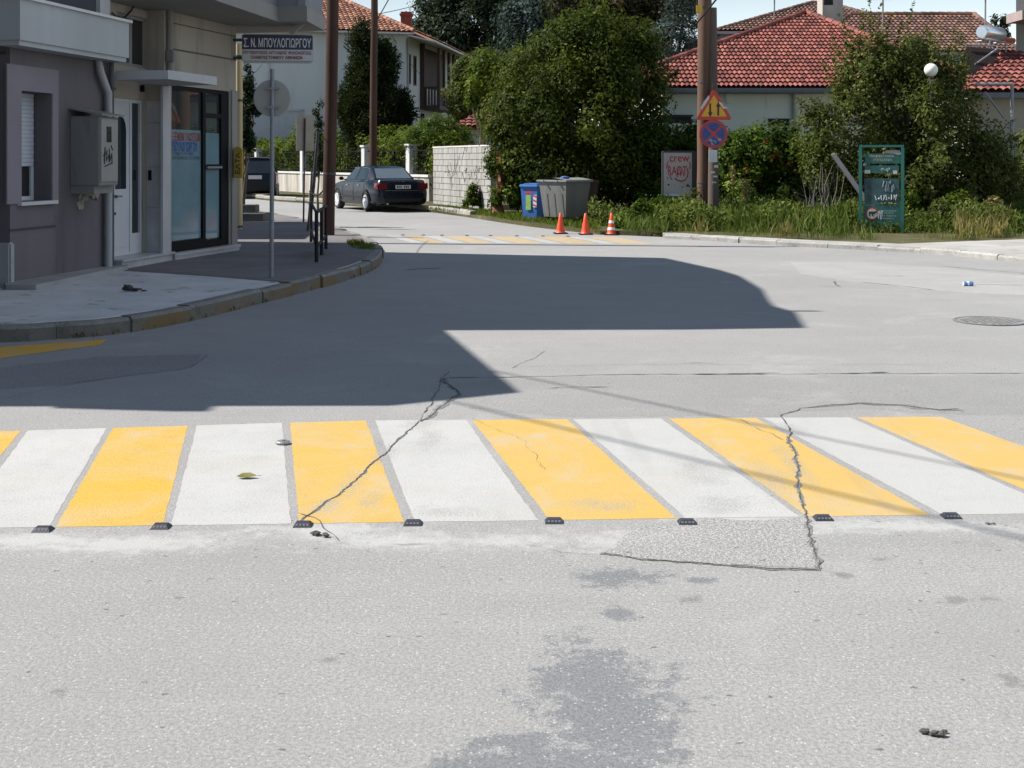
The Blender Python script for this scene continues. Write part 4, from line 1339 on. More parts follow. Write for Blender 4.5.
# ---- wooden poles
M_wood = mat('pole_wood', (.115, .062, .04), .9, .3, 4, grime=(.045, .028, .02), grime_amt=.25, streak=True, bmp=.6, fine=30)
M_wood2 = mat('pole_wood_grey', (.11, .082, .065), .9, .3, 4, grime=(.045, .034, .028), grime_amt=.25, streak=True, bmp=.6, fine=30)
M_woodd = mat('pole_wood_dark', (.075, .046, .036), .95, .3, 4, grime=(.03, .022, .018), grime_amt=.3, streak=True, bmp=.6, fine=30, spec=.1)
def pole(name, b, tpx, wpx0, wpx1, H, lb, mt, bands=()):
    t = thing(name, b, lb, 'utility pole')
    k = b.y / F
    d = P(tpx[0], tpx[1], b.y) - b
    tp = b + d * (H / d.z)
    r0, r1 = wpx0 * k / 2, wpx1 * k / 2
    rt = r0 + (r1 - r0) * H / d.z
    n = 10
    m = MB(); m.tube([b.lerp(tp, i / n) + Vector((random.uniform(-.01, .01), 0, 0)) for i in range(n + 1)], [r0 + (rt - r0) * i / n for i in range(n + 1)], 18)
    m.build('shaft', mt, t, True)
    for z in bands:
        m = MB(); p = b.lerp(tp, z / H); q = b.lerp(tp, (z + .04) / H); rr = r0 + (rt - r0) * z / H
        m.tube([p, q], rr * 1.04, 18); m.build('steel_band', M_dpipe, t, True)
    return t, tp
tpA, topA = pole('utility_pole', G(328.5, 235, KH), (332.5, 0), 12.5, 12, 8.6, 'thick brown wooden utility pole at the corner pavement edge', M_woodd, (1.2, 5.5))
c = topA
m = MB(); m.bbox(c.x - .9, c.x + .9, c.y - .06, c.y + .06, c.z - .5, c.z - .38, .01); m.build('crossarm', M_wood2, tpA)
tpB, topB = pole('utility_pole', Vector((P(372.5, 160, 45.5).x, 45.5, .05)), (374.5, 0), 7.8, 6.8, 8.6, 'slim wooden utility pole behind the parked dark sedan', M_woodd, ())
# ================================================================== FAR SIDE PROPS
VZ = .09
# ---- double pole with signs
bP = Vector((P(703, 160, 29.9).x, 29.9, VZ))
tpC, topC = pole('utility_pole', bP, (704.5, 0), 12.5, 13.5, 7.4, 'tall brown wooden utility pole standing in the verge weeds behind the warning sign', M_wood, (1.0, 3.4, 5.2))
k = bP.y / F
# yellow tag high on the pole
c = P(697, 9, bP.y - .24); m = MB(); m.box(c.x - .02, c.x + .12, c.y - .02, c.y, c.z - .09, c.z + .09); m.build('yellow_tag', mat('tag_yellow', (.6, .4, .03), .6, .05), tpC)
b2 = Vector((P(713.5, 160, 29.7).x, 29.7, VZ))
t2 = thing('pole_brace', b2, 'shorter greyish wooden pole strapped beside the tall one and carrying the signs', 'utility pole')
tp2 = P(712.5, 8, 29.9)
m = MB(); m.tube([b2.lerp(tp2, i / 8) for i in range(9)], [.135 - .004 * i for i in range(9)], 16); m.build('shaft', M_wood2, t2, True)
m = MB()
for z, sx, sz in ((1.5, .05, .03), (1.26, .03, .02), (1.36, -.03, .025), (1.12, .0, .015)): m.box(b2.x + sx - .05, b2.x + sx + .04, b2.y - .145, b2.y - .135, z - sz, z + sz)
m.build('paper_scrap', mat('paper_scrap', (.6, .6, .6), .8, .1), t2)
ys = 29.52
def disc_pts(c, r, n=40, r2=None, a0=0): return [(c.x + r * math.cos(2 * math.pi * i / n + a0), c.y, c.z + r * math.sin(2 * math.pi * i / n + a0)) for i in range(n)]
# warning triangle
k = ys / F
c = P(714, 108.5, ys)
t = thing('warning_sign', c, 'red edged yellow triangular two-way traffic sign on the grey pole', 'traffic sign')
def tri(w, top, bot, y): return [Vector((c.x - w, y, c.z + bot)), Vector((c.x + w, y, c.z + bot)), Vector((c.x, y, c.z + top))]
def round_poly(pts, r, n=5):
    out = []
    for i, p in enumerate(pts):
        a = (pts[i - 1] - p).normalized(); b = (pts[(i + 1) % len(pts)] - p).normalized()
        s, e = p + a * r, p + b * r
        for j in range(n + 1):
            u = j / n; out.append(s * (1 - u) ** 2 + p * 2 * u * (1 - u) + e * u * u)
    return out
W, T_, Bt = 18.5 * k, 20.5 * k, -11.5 * k
m = MB(); m.slab(round_poly(tri(W, T_, Bt, c.y), .10), (0, .02, 0)); m.build('red_plate', mat('sign_red', (.55, .045, .02), .45, .12, 6), t)
m = MB(); m.slab(round_poly(tri(W * .70, T_ * .66, Bt * .70, c.y - .004), .03), (0, .004, 0)); m.build('yellow_field', mat('sign_amber', (.75, .36, .015), .45, .1, 6), t)
m = MB()
def arrow(x, up):
    a, b_ = -6.3 * k, 6.0 * k
    m.box(c.x + x - .022, c.x + x + .022, c.y - .007, c.y - .005, c.z + a - .02, c.z + b_ - .02)
    h = b_ - .02 if up else a - .02; s = 1 if up else -1
    q = [(c.x + x - .055, c.y - .0065, c.z + h - s * .08), (c.x + x + .055, c.y - .0065, c.z + h - s * .08), (c.x + x, c.y - .0065, c.z + h + s * .045)]
    m.slab(q, (0, .001, 0))
arrow(-.09, False); arrow(.10, True)
m.build('arrows', mat('sign_black', (.015, .015, .015), .5, .05), t)
m = MB()
for pts in ([(-.36, .08), (-.26, .28), (-.14, .44), (-.12, .36), (-.22, .2), (-.31, .07)], [(.13, .27), (.2, .24), (.27, .13), (.37, .12), (.34, .09), (.24, .08), (.18, .18), (.13, .22)]):
    m.slab([(c.x + a * .9, c.y - .003, c.z + b_ * .9 - .08) for a, b_ in pts], (0, .002, 0))
m.build('peeled_patch', mat('peeled_white', (.6, .58, .55), .7, .1), t)
m = MB(); m.box(c.x - .05, c.x + .05, c.y + .02, c.y + .10, c.z - .2, c.z + .2); m.build('bracket', M_galv, t)
# no stopping disc
c = P(713.5, 134, ys - .01)
t = thing('no_stopping_sign', c, 'round blue no stopping sign with red rim and red cross', 'traffic sign')
r = 14.2 * k
M_sred = mat('sign_red_faded', (.45, .04, .05), .45, .15, 6)
m = MB(); m.lathe([(0, 0), (r, 0), (r, .02), (0, .02)], 48, (c.x, c.y + .02, c.z), 'y'); m.build('rim', M_sred, t)
m = MB(); m.lathe([(0, 0), (r * .80, 0), (r * .80, .003), (0, .003)], 48, (c.x, c.y + .0005, c.z), 'y'); m.build('blue_field', mat('sign_blue', (.025, .06, .24), .45, .2, 5), t)
m = MB()
for s in (1, -1):
    a = Vector((1, 0, s)).normalized(); n_ = Vector((-a.z, 0, a.x)) * r * .085
    cc = Vector((c.x, c.y - .0045 - .001 * s, c.z)); e = a * r * .86
    m.slab([cc - e - n_, cc + e - n_, cc + e + n_, cc - e + n_], (0, .0005, 0))
m.build('red_cross', M_sred, t)
m = MB()
rs_ = random.Random(4)
for cx, cz in ((-.06, -.15), (.02, -.19), (-.02, -.22), (.14, -.13)):
    pts = [(c.x + cx + rs_.uniform(.03, .06) * math.cos(a), c.y - .0075, c.z + cz + rs_.uniform(.03, .05) * math.sin(a)) for a in [i * .7 for i in range(9)]]
    m.slab(pts, (0, .0005, 0))
m.build('torn_sticker', mat('sticker_grey', (.3, .33, .42), .7, .25, 20), t)
m = MB(); m.box(c.x - .05, c.x + .05, c.y + .02, c.y + .12, c.z - .2, c.z + .2); m.build('bracket', M_galv, t)
c = P(713, 156, ys + .02)
m = MB(); m.bbox(c.x - 4.2 * k, c.x + 4.4 * k, c.y, c.y + .015, c.z - 6.2 * k, c.z + 6 * k, .004)
tag(m.build('white_notice', mat('notice_white', (.62, .62, .62), .6, .06)), 'small blank white notice plate under the round no stopping sign', 'notice')

# ---- poster box with graffiti
Yb = 30.4; k = Yb / F
c0 = P(662.5, 197, Yb); w, h = 30.5 * k, 45 * k
t = thing('poster_box', (c0.x + w / 2, Yb, VZ), 'dark framed poster box with red scrawled graffiti left of the wooden pole', 'poster box')
M_box = mat('box_dark_grey', (.035, .037, .04), .6, .2, 6)
m = MB(); m.bbox(c0.x, c0.x + w + .09, Yb, Yb + .22, c0.z - .07, c0.z + h + .03, .02); m.build('case', M_box, t)
for dx in (.12, w - .1):
    m = MB(); m.box(c0.x + dx - .04, c0.x + dx + .04, Yb + .06, Yb + .14, VZ - .05, c0.z - .065); m.build('leg', M_box, t)
m = MB(); m.box(c0.x + .03, c0.x + w - .03, Yb - .006, Yb + .004, c0.z + .02, c0.z + h - .02); m.build('poster', mat('poster_grey', (.40, .385, .37), .5, .14, 3), t)
m = MB(); m.box(c0.x + .06, c0.x + w * .55, Yb - .009, Yb - .006, c0.z + .025, c0.z + .06); m.box(c0.x + w * .2, c0.x + w * .5, Yb - .0105, Yb - .0095, c0.z + .03, c0.z + .075); m.build('pale_strip', mat('pale_strip', (.6, .63, .68), .4, .1), t)
X, Z = Vector((1, 0, 0)), uz
M_spray = mat('spray_red', (.42, .025, .03), .7, .1)
lettering('crew', (c0.x + .17, Yb - .0075, c0.z + h - .24), X, Z, w - .26, .14, M_spray, t, bold=.01)
lettering('RAOT', (c0.x + .13, Yb - .0075, c0.z + h - .56), X, Z, w - .28, .22, M_spray, t, bold=.01)
m = MB()
def stroke(pts, r=.012):
    m.tube([(c0.x + a * w, Yb - .009, c0.z + b_ * h) for a, b_ in pts], r, 5)
stroke([(.40, .42), (.5, .37), (.62, .35), (.74, .38), (.82, .45), (.84, .56), (.8, .64)], .016)
stroke([(.15, .62), (.12, .7), (.16, .76), (.2, .8)]); stroke([(.88, .62), (.92, .7), (.88, .78)]); stroke([(.17, .72), (.2, .66)]); stroke([(.5, .66), (.48, .44)]); stroke([(.56, .64), (.6, .46), (.66, .6), (.7, .46)]); stroke([(.24, .52), (.26, .42)])
m.build('graffiti_lines', M_spray, t)
m = MB(); rs_ = random.Random(9)
for a, b_, r in ((.2, .27, .04), (.82, .25, .05), (.66, .22, .03), (.88, .24, .035), (.3, .40, .03), (.16, .42, .025), (.4, .26, .015), (.72, .29, .015)):
    m.slab([(c0.x + a * w + r * rs_.uniform(.5, 1) * math.cos(q), Yb - .0085, c0.z + b_ * h + r * rs_.uniform(.4, .9) * math.sin(q)) for q in [i * .78 for i in range(8)]], (0, .001, 0))
m.build('black_smudges', mat('marker_black', (.02, .02, .02)), t)

# ---- green park board
YB = 26.6; k = YB / F
dirb = Vector((math.cos(R(-14)), math.sin(R(-14)), 0)); nb = Vector((dirb.y, -dirb.x, 0))
Lb = P(860.5, 200, 27.0); o_ = Vector((Lb.x, 27.0, VZ - .03))
MBd = Matrix(((dirb.x, -nb.x, 0, o_.x), (dirb.y, -nb.y, 0, o_.y), (0, 0, 1, 0), (0, 0, 0, 1)))
t = thing('park_notice_board', o_, 'green metal park notice board with faded graffitied panels between two posts', 'notice board')
M_green = mat('board_green', (.02, .15, .125), .5, .15, 5); M_pan = mat('panel_green', (.022, .12, .10), .55, .35, 4, grime=(.02, .04, .045), grime_amt=.2)
M_pandk = mat('panel_murky', (.035, .09, .095), .55, .6, 6, grime=(.10, .12, .14), grime_amt=.3)
wB = .87; zT = CH + 12.8 * k
zz = lambda py: CH - (py - 160) / F * 26.9
for x in (0, wB):
    m = MB(MBd); m.bbox(x - .035, x + .035, -.035, .035, -.05 if x else 0.0, zT, .008); m.build('post', M_green, t)
m = MB(MBd); m.bbox(-.03, wB + .03, -.03, .03, zT, zT + .05, .008); m.build('top_bar', M_green, t)
m = MB(MBd); m.box(.09, wB - .04, -.012, .012, zz(163.5), zz(153.5)); m.build('header_panel', M_pan, t)
m = MB(MBd); m.slab([(wB * .52, -.016, zz(153)), (wB * .62, -.016, zz(150.2)), (wB * .92, -.016, zz(150.2)), (wB * .98, -.016, zz(154)), (wB * .9, -.016, zz(155)), (wB * .78, -.016, zz(153.5))], (0, .003, 0)); m.build('torn_paper', mat('torn_paper', (.33, .31, .27), .8, .15), t)
m = MB(MBd); m.box(.09, wB - .08, -.012, .012, zz(173), zz(165.5)); m.build('middle_panel', M_pan, t)
m = MB(MBd); m.box(.085, .2, -.017, -.013, zz(173.5), zz(170)); m.box(wB * .77, wB * .87, -.017, -.013, zz(174), zz(170.5)); m.build('white_sticker', mat('sticker_white', (.55, .55, .52), .7, .05), t)
m = MB(MBd); m.box(.08, wB - .07, -.012, .012, zz(205), zz(178.5)); m.build('picture_panel', M_pandk, t)
m = MB(MBd); m.box(.06, wB - .04, -.012, .012, zz(227), zz(205.4)); m.build('lower_panel', M_pan, t)
pt = lambda x, z: o_ + dirb * x + uz * (z - o_.z) + nb * .015
lettering('ΠΑΙΔΙΚΗ ΧΑΡΑ', pt(.19, zz(157.3)), dirb, uz, .5, .055, mat('letter_dull', (.42, .43, .36), .7, .1), t, bold=.01)
lettering('ΜΑΝΩΛΑΚΗ', pt(.27, zz(161)), dirb, uz, .38, .055, MATS['letter_dull'], t, bold=.01)
M_wsp = mat('spray_white', (.52, .54, .58), .7, .15)
rs_ = random.Random(21)
def scrawl(name, x0, x1, z0, z1, n, r, mt, seed):
    rs = random.Random(seed); m = MB(MBd); x = x0
    for i in range(n):
        xx = x0 + (x1 - x0) * i / n; ww = (x1 - x0) / n
        pts = [(xx + ww * rs.uniform(0, .9), -.0155, z0 + (z1 - z0) * rs.random()) for _ in range(4)]
        m.tube(pts, r, 4)
    m.build(name, mt, t)
scrawl('graffiti', .30, .76, zz(200.5), zz(194.5), 9, .008, M_wsp, 3)
scrawl('graffiti', .46, .72, zz(193), zz(180), 7, .008, mat('spray_pale_blue', (.25, .32, .36), .7, .2), 5)
scrawl('graffiti', .43, .62, zz(173), zz(167), 5, .009, mat('spray_pale', (.35, .42, .42), .7, .2), 6)
scrawl('graffiti', .42, .76, zz(204), zz(202), 5, .008, mat('spray_lime', (.3, .36, .04), .7, .2), 7)
scrawl('small_print', .36, .46, zz(219.5), zz(210), 4, .006, M_wsp, 12)
for i, pz in enumerate((211.5, 213.8, 216.4, 219)):
    lettering(['ΜΗΝ ΡΥΠΑΙΝΕΤΕ', 'ΠΡΟΣΕΧΕΤΕ', 'ΤΟΥΣ ΧΩΡΟΥΣ', 'ΠΡΑΣΙΝΟΥ'][i], pt(.38, zz(pz)), dirb, uz, .36 - .05 * (i % 2), .028, M_wsp, t)
cc = (.24, -.0125, zz(213.7)); rr_ = 6.4 * k
m = MB(MBd); m.lathe([(0, 0), (rr_, 0), (rr_, .004), (0, .004)], 30, cc, 'y'); ds = m.build('red_disc', mat('board_red', (.4, .04, .03), .6, .15), t)
m = MB(MBd); m.lathe([(0, 0), (rr_ * .8, 0), (rr_ * .8, .003), (0, .003)], 30, (cc[0], cc[1] - .0045, cc[2]), 'y'); m.build('white_disc', mat('board_white', (.5, .48, .44), .6, .1), ds)
m = MB(MBd)  # dog-like silhouette of the no-dogs mark, very small: body, legs, neck
m.box(cc[0] - .07, cc[0] + .06, cc[1] - .0105, cc[1] - .0085, cc[2] - .005, cc[2] + .045); m.box(cc[0] - .07, cc[0] - .045, cc[1] - .0105, cc[1] - .0085, cc[2] - .055, cc[2] - .005); m.box(cc[0] + .0, cc[0] + .025, cc[1] - .0105, cc[1] - .0085, cc[2] - .055, cc[2] - .005)
m.box(cc[0] + .05, cc[0] + .1, cc[1] - .0105, cc[1] - .0085, cc[2] + .02, cc[2] + .055)
m.build('black_mark', mat('marker_black', (.02, .02, .02)), ds)

# ---- traffic cones
M_cone = mat('cone_orange', (.72, .075, .02), .5, .12, 8); M_cbase = mat('cone_rubber', (.02, .02, .022), .8, .2, 8); M_cw = mat('cone_white', (.7, .7, .68), .4, .08, 8)
def cone(px, py, h, lb, bands):
    b = G(px, py); t = thing('traffic_cone', b, lb, 'traffic cone', 'traffic cones in front of the bins')
    m = MB(Matrix.Translation(b) @ Matrix.Rotation(random.uniform(-.3, .3), 4, 'Z')); m.bbox(-.15, .15, -.15, .15, 0, .03, .01); m.build('base', M_cbase, t)
    R_ = lambda z: .10 - .078 * (z - .03) / (h - .03)
    m = MB(Matrix.Translation(b)); m.lathe([(.112, .03), (.10, .045)] + [(R_(z), z) for z in (.1, .2, .3, h - .01)] + [(.012, h)], 20); m.build('body', M_cone, t, True)
    for z0, z1 in bands:
        m = MB(Matrix.Translation(b)); m.lathe([(R_(z0) + .002, z0), (R_(z0) + .004, z0 + .003), (R_(z1) + .004, z1 - .003), (R_(z1) + .002, z1)], 20); m.build('white_band', M_cw, t, True)
cone(560.5, 233.8, .47, 'plain orange traffic cone standing in front of the galvanised dumpster centre', ())
cone(585.5, 234.6, .475, 'plain orange traffic cone between the plain cone by the dumpster and the striped one', ())
cone(611.5, 235, .49, 'orange traffic cone with white bands beside the verge weeds', ((.11, .17), (.26, .32)))

# ---- bins
M_zinc = mat('dumpster_zinc', (.18, .185, .18), .55, .28, 2.2, metal=.35, grime=(.16, .15, .13), grime_amt=.25, streak=True, fine=30)
M_zincd = mat('dumpster_lid_zinc', (.27, .275, .265), .5, .2, 3, metal=.3)
M_tyre = mat('black_rubber', (.018, .018, .018), .8, .2, 10)
bc = G(566, 226.5)
ang = R(47)
D0 = Matrix.Translation((bc.x, bc.y, 0)) @ Matrix.Rotation(ang, 4, 'Z')    # corner nearest the camera at local origin, x to the right, y to the left-back
t = thing('dumpster', (bc.x, bc.y + .5, 0), 'large galvanised grey dumpster on wheels between blue and dark red bins', 'dumpster')
LX, LY, z0, z1 = .96, .90, .22, 1.10
def tb(mb, ins, z0, z1, x0=0, x1=LX, y0=0, y1=LY, e=0):
    mb.add([(x0 + ins, y0 + ins, z0), (x1 - ins, y0 + ins, z0), (x1 - ins, y1 - ins, z0), (x0 + ins, y1 - ins, z0), (x0 - e, y0 - e, z1), (x1 + e, y0 - e, z1), (x1 + e, y1 + e, z1), (x0 - e, y1 + e, z1)],
           [(0, 3, 2, 1), (4, 5, 6, 7), (0, 1, 5, 4), (1, 2, 6, 5), (2, 3, 7, 6), (3, 0, 4, 7)])
m = MB(D0); tb(m, .09, z0, z1); 
# pressed ribs and frame on the left face
for y in (.2, .46, .7):
    m.add([(.05 - .02, y - .02, z0 + .1), (.05 - .02, y + .02, z0 + .1), (-.015, y + .02, z1 - .22), (-.015, y - .02, z1 - .22)], [(0, 1, 2, 3)])
m.build('body', M_zinc, t)
m = MB(D0); m.bbox(-.05, LX + .05, -.05, LY + .05, z1, z1 + .05, .012); m.build('rim', M_zincd, t)
m = MB(D0)
for i in range(12): 
    a0, a1 = i / 12, (i + 1) / 12
    zc_ = lambda a: z1 + .052 + .05 * math.sin(math.pi * a)
    m.add([(-.03, LY * a0, zc_(a0)), (LX + .03, LY * a0, zc_(a0)), (LX + .03, LY * a1, zc_(a1)), (-.03, LY * a1, zc_(a1))], [(0, 1, 2, 3)])
m.build('lid', M_zincd, t, True)
for y in (.25, .7):
    m = MB(D0); m.tube([(-.1, y, z1 + .02), (-.02, y, z1 + .02)], .025, 8); m.build('lifting_pin', M_zincd, t)
for x, y in ((.16, .16), (LX - .16, .16), (.16, LY - .14), (LX - .16, LY - .14)):
    m = MB(D0); m.lathe([(.0, -.03), (.09, -.03), (.1, -.015), (.1, .015), (.09, .03), (0, .03)], 16, (x, y, .1), 'x'); m.box(x - .045, x + .045, y - .03, y + .03, .1, .24); m.build('wheel', M_tyre, t)
M_wire = mat('wire_dark', (.03, .03, .03), .6, .1)
m = MB(); 
for px in (556, 588):
    q = P(px, 178, bc.y + .5); m.tube([q, q + Vector((.01, 0, .2))], .01, 6)
m.build('lid_rod', M_wire, t)
# blue bag on the lid
q = P(565, 177.5, bc.y + .3)
m = MB(); crumple(m, q + Vector((0, 0, -.03)), .07, 1.6, 1, .5, .25, 1, 77)
tag(m.build('blue_bag', mat('blue_plastic', (.05, .12, .35), .5, .1)), 'small crumpled blue plastic bag on the dumpster lid', 'bag')

def wheelie(name, orig, ang, w, d, h, mt, mtl, lb):
    M0 = Matrix.Translation(orig) @ Matrix.Rotation(ang, 4, 'Z')
    t = thing(name, orig, lb, 'bin')
    m = MB(M0); ins = .05
    m.add([(ins, ins, .12), (w - ins, ins, .12), (w - ins, d - ins, .06), (ins, d - ins, .06), (0, 0, h - .08), (w, 0, h - .08), (w, d, h - .04), (0, d, h - .04)], [(0, 3, 2, 1), (4, 5, 6, 7), (0, 1, 5, 4), (1, 2, 6, 5), (2, 3, 7, 6), (3, 0, 4, 7)])
    m.build('body', mt, t)
    m = MB(M0); m.bbox(-.03, w + .03, -.04, d + .03, h - .079, h - .005, .02); m.bbox(.05, w - .05, .05, d - .05, h - .006, h + .02, .012); m.build('lid', mtl, t)
    for x in (.03, w - .03):
        m = MB(M0); m.lathe([(0, -.03), (.1, -.03), (.1, .03), (0, .03)], 16, (x, d - .06, .1), 'x'); m.build('wheel', M_tyre, t)
    for x in (.06, w - .06):
        m = MB(M0); m.lathe([(0, -.02), (.06, -.02), (.06, .02), (0, .02)], 12, (x, .07, .06), 'x'); m.build('caster', M_tyre, t)
    return t, M0
M_bblue = mat('bin_blue', (.035, .14, .42), .5, .12, 4); M_bblid = mat('bin_blue_lid', (.08, .22, .52), .5, .1, 4)
ob = G(534.5, 223.5)
t, M0 = wheelie('recycling_bin', Vector((ob.x - .36, ob.y + .22, 0)), R(-30), .50, .52, 1.02, M_bblue, M_bblid, 'blue wheeled recycling bin with stickers at the left of the dumpster')
m = MB(M0); m.box(.15, .30, -.001 + .012, .0145, .35, .74); m.build('green_label', mat('label_green', (.25, .42, .10), .5, .25, 14), t)
m = MB(M0); m.box(.13, .34, .006, .0095, .77, .86); m.build('red_label', mat('label_red', (.4, .05, .12), .5, .4, 18), t)
def skew_label(x): return 0
m = MB(M0); m.box(.37, .47, .012, .0175, .42, .8); wl_ = m.build('white_label', mat('label_white', (.6, .6, .62), .5, .05), t)
m = MB(M0)
for i in range(3): m.slab([(.372, .0115, .46 + i * .12), (.468, .0115, .42 + i * .12 + .0), (.468, .0115, .47 + i * .12), (.372, .0115, .51 + i * .12)], (0, .001, 0))
m.build('red_stripes', mat('stripe_red', (.5, .03, .03), .5, .05), wl_)
q = P(598, 200, 31.6)
M_dr = mat('bin_dark_red', (.05, .014, .014), .6, .2, 4)
wheelie('dark_red_bin', Vector((P(586, 160, 32.4).x, 32.4, 0)), R(20), .34, .45, 1.12, M_dr, M_dr, 'dark red bin half hidden behind the right side of the dumpster')

# ---- leaning grey beam by the board
a = P(833, 154, 28.2); b = P(863, 196, 27.8)
m = MB()
ax = (b - a).normalized(); sx = Vector((ax.z, 0, -ax.x)).normalized() * .045; sy = Vector((0, .05, 0))
b2_ = a + ax * ((a.z - VZ) / -ax.z)
m.add([a - sx - sy, a + sx - sy, a + sx + sy, a - sx + sy, b2_ - sx - sy, b2_ + sx - sy, b2_ + sx + sy, b2_ - sx + sy], [(3, 2, 1, 0), (4, 5, 6, 7), (0, 1, 5, 4), (1, 2, 6, 5), (2, 3, 7, 6), (3, 0, 4, 7)])
tag(m.build('leaning_beam', mat('beam_grey', (.12, .12, .13), .8, .2, 5)), 'grey weathered wooden beam leaning out of the bush behind the board', 'beam')

# ---- globe street lamp
c = P(931, 70, 29.4); k = 29.4 / F
t = thing('globe_lamp', (c.x, c.y, VZ), 'white globe park lamp on a thin pole inside the big bush', 'street lamp')
m = MB(); r = 6.7 * k
m.lathe([(r * math.sin(math.pi * i / 14), -r * math.cos(math.pi * i / 14)) for i in range(1, 14)], 28, tuple(c)); m.build('globe', mat('globe_white', (.72, .70, .66), .35, .04), t, True)
m = MB(); m.tube([(c.x, c.y, VZ - .05), (c.x, c.y, c.z - r)], .035, 10); m.lathe([(.05, 0), (.06, .03), (.04, .06)], 12, (c.x, c.y, c.z - r - .045)); m.build('pole', M_dpipe, t, True)
m = MB(); m.lathe([(.055, 0), (.05, .018), (.0, .03)], 12, (c.x, c.y, c.z + r - .012)); m.build('cap', M_dpipe, t)

# ================================================================== VEHICLES
def carpaint(name, c, rough=.25):
    m, nt, b = newmat(name)
    n = noise(nt, geovec(nt), 1.5, 4)
    nt.links.new(ramp(nt, n, [(.3, sc3(c, .85)), (.7, sc3(c, 1.2))]), b.inputs['Base Color'])
    b.inputs['Roughness'].default_value = rough; b.inputs['Metallic'].default_value = .0; b.inputs['Specular IOR Level'].default_value = .3
    b.inputs['Coat Weight'].default_value = .15; b.inputs['Coat Roughness'].default_value = .06
    n2 = noise(nt, geovec(nt), 30, 3)
    nt.links.new(smooth(nt, n2, .3, .8, rough, rough + .15), b.inputs['Roughness'])
    return m
M_cp = carpaint('navy_car_paint', (.003, .006, .013), .2)
M_cg = glass('car_glass', (.02, .026, .03), .03)
M_cgr = mat('rear_glass', (.10, .125, .14), .12, .15, 2, spec=.9)
M_chr = mat('chrome', (.55, .55, .56), .15, .05, 10, metal=.9)
M_rim = mat('alloy_rim', (.7, .7, .71), .3, .1, 10, metal=.1)
M_tail = mat('tail_red', (.14, .008, .014), .2, .2, 8, coat=.5)
M_plate = mat('plate_white', (.5, .5, .5), .5, .06)
M_und = mat('car_underside', (.012, .012, .012), .9, .2)

def loft(mb, secs):
    n = len(secs[0]); vs = [q for s in secs for q in s]; fs = []
    for i in range(len(secs) - 1):
        for j in range(n - 1): fs.append((i * n + j, i * n + j + 1, (i + 1) * n + j + 1, (i + 1) * n + j))
    fs.append(tuple(range(n))); fs.append(tuple(reversed(range((len(secs) - 1) * n, len(secs) * n))))
    # bottom
    for i in range(len(secs) - 1): fs.append((i * n + n - 1, i * n, (i + 1) * n, (i + 1) * n + n - 1))
    mb.add(vs, fs)

def wheel(M, parent, x, y, r, side, rimm, spokes=9):
    m = MB(M); w = .10
    m.lathe([(r * .66, -w), (r * .9, -w * 1.05), (r, -w * .75), (r, w * .75), (r * .9, w * 1.05), (r * .66, w)], 32, (x, y, r), 'x'); o = m.build('wheel', M_tyre, parent, True)
    m = MB(M); xo = x + side * w * .95
    m.lathe([(r * .68, -.02), (r * .68, .015), (r * .62, .02), (r * .60, -.02)], 32, (xo, y, r), 'x')
    m.lathe([(0, -.01), (r * .17, -.01), (r * .17, .018), (0, .022)], 14, (xo, y, r), 'x')
    for i in range(spokes):
        a = 2 * math.pi * i / spokes
        p0 = Vector((xo, y + r * .12 * math.cos(a), r + r * .12 * math.sin(a))); p1 = Vector((xo, y + r * .64 * math.cos(a), r + r * .64 * math.sin(a)))
        m.tube([p0, p1], [.026, .034], 6)
    m.build('rim', rimm, o, True)
    m = MB(M); m.lathe([(0, -.01), (r * .62, -.01), (r * .62, .0), (0, .0)], 24, (xo - side * .04, y, r), 'x'); m.build('brake_disc', M_und, o)

# sedan ---------------------------------------------------------------
bet = R(27)
wl0 = G(368.5, 211.5)
RotS = Matrix.Rotation(bet, 4, 'Z')
orig = wl0 - (RotS @ Vector((-.80, 1.0, 0)))
MS_ = Matrix.Translation((orig.x, orig.y, 0)) @ RotS
t = thing('parked_sedan', (RotS @ Vector((0, 2.3, 0))) + Vector((orig.x, orig.y, 0)), 'dark navy sedan with chrome trim parked along the street, seen from behind', 'car')
st = [(0.0, .70, .40, .60, .62), (.03, .80, .30, .66, .69), (.05, .82, .28, .74, .93), (.10, .85, .26, .82, 1.0), (.25, .88, .23, .90, 1.015), (.70, .90, .21, .93, 1.02), (1.3, .905, .20, .94, .99), (2.3, .91, .20, .94, .97), (3.35, .905, .2, .93, .96),
      (3.75, .90, .20, .90, .93), (4.25, .87, .22, .82, .85), (4.58, .79, .25, .73, .76), (4.74, .66, .32, .58, .60)]
secs = []
for y, w, zb, zs, zt in st:
    half = [(0, y, zt + .015), (w * .55, y, zt + .008), (w * .86, y, zt), (w * .965, y, zs), (w, y, (zs + zb) * .5 + .06), (w * .985, y, zb + .1), (w * .9, y, zb)]
    secs.append([(-a, b_, c_) for a, b_, c_ in reversed(half[1:])] + half)
m = MB(MS_); loft(m, secs)
gh = [(.74, .70, 1.00, .66, 1.015), (1.30, .80, .97, .555, 1.385), (1.65, .82, .965, .57, 1.44), (2.2, .83, .96, .58, 1.455), (2.8, .83, .955, .57, 1.415), (3.58, .78, .95, .70, .965)]
gs_ = []
for y, wb, zb, wt, zt in gh: gs_.append([(-wb, y, zb), (-wt - .02, y, zt - .03), (-wt + .06, y, zt), (0, y, zt + .012), (wt - .06, y, zt), (wt + .02, y, zt - .03), (wb, y, zb)])
loft(m, gs_)
m.build('body', M_cp, t, True)
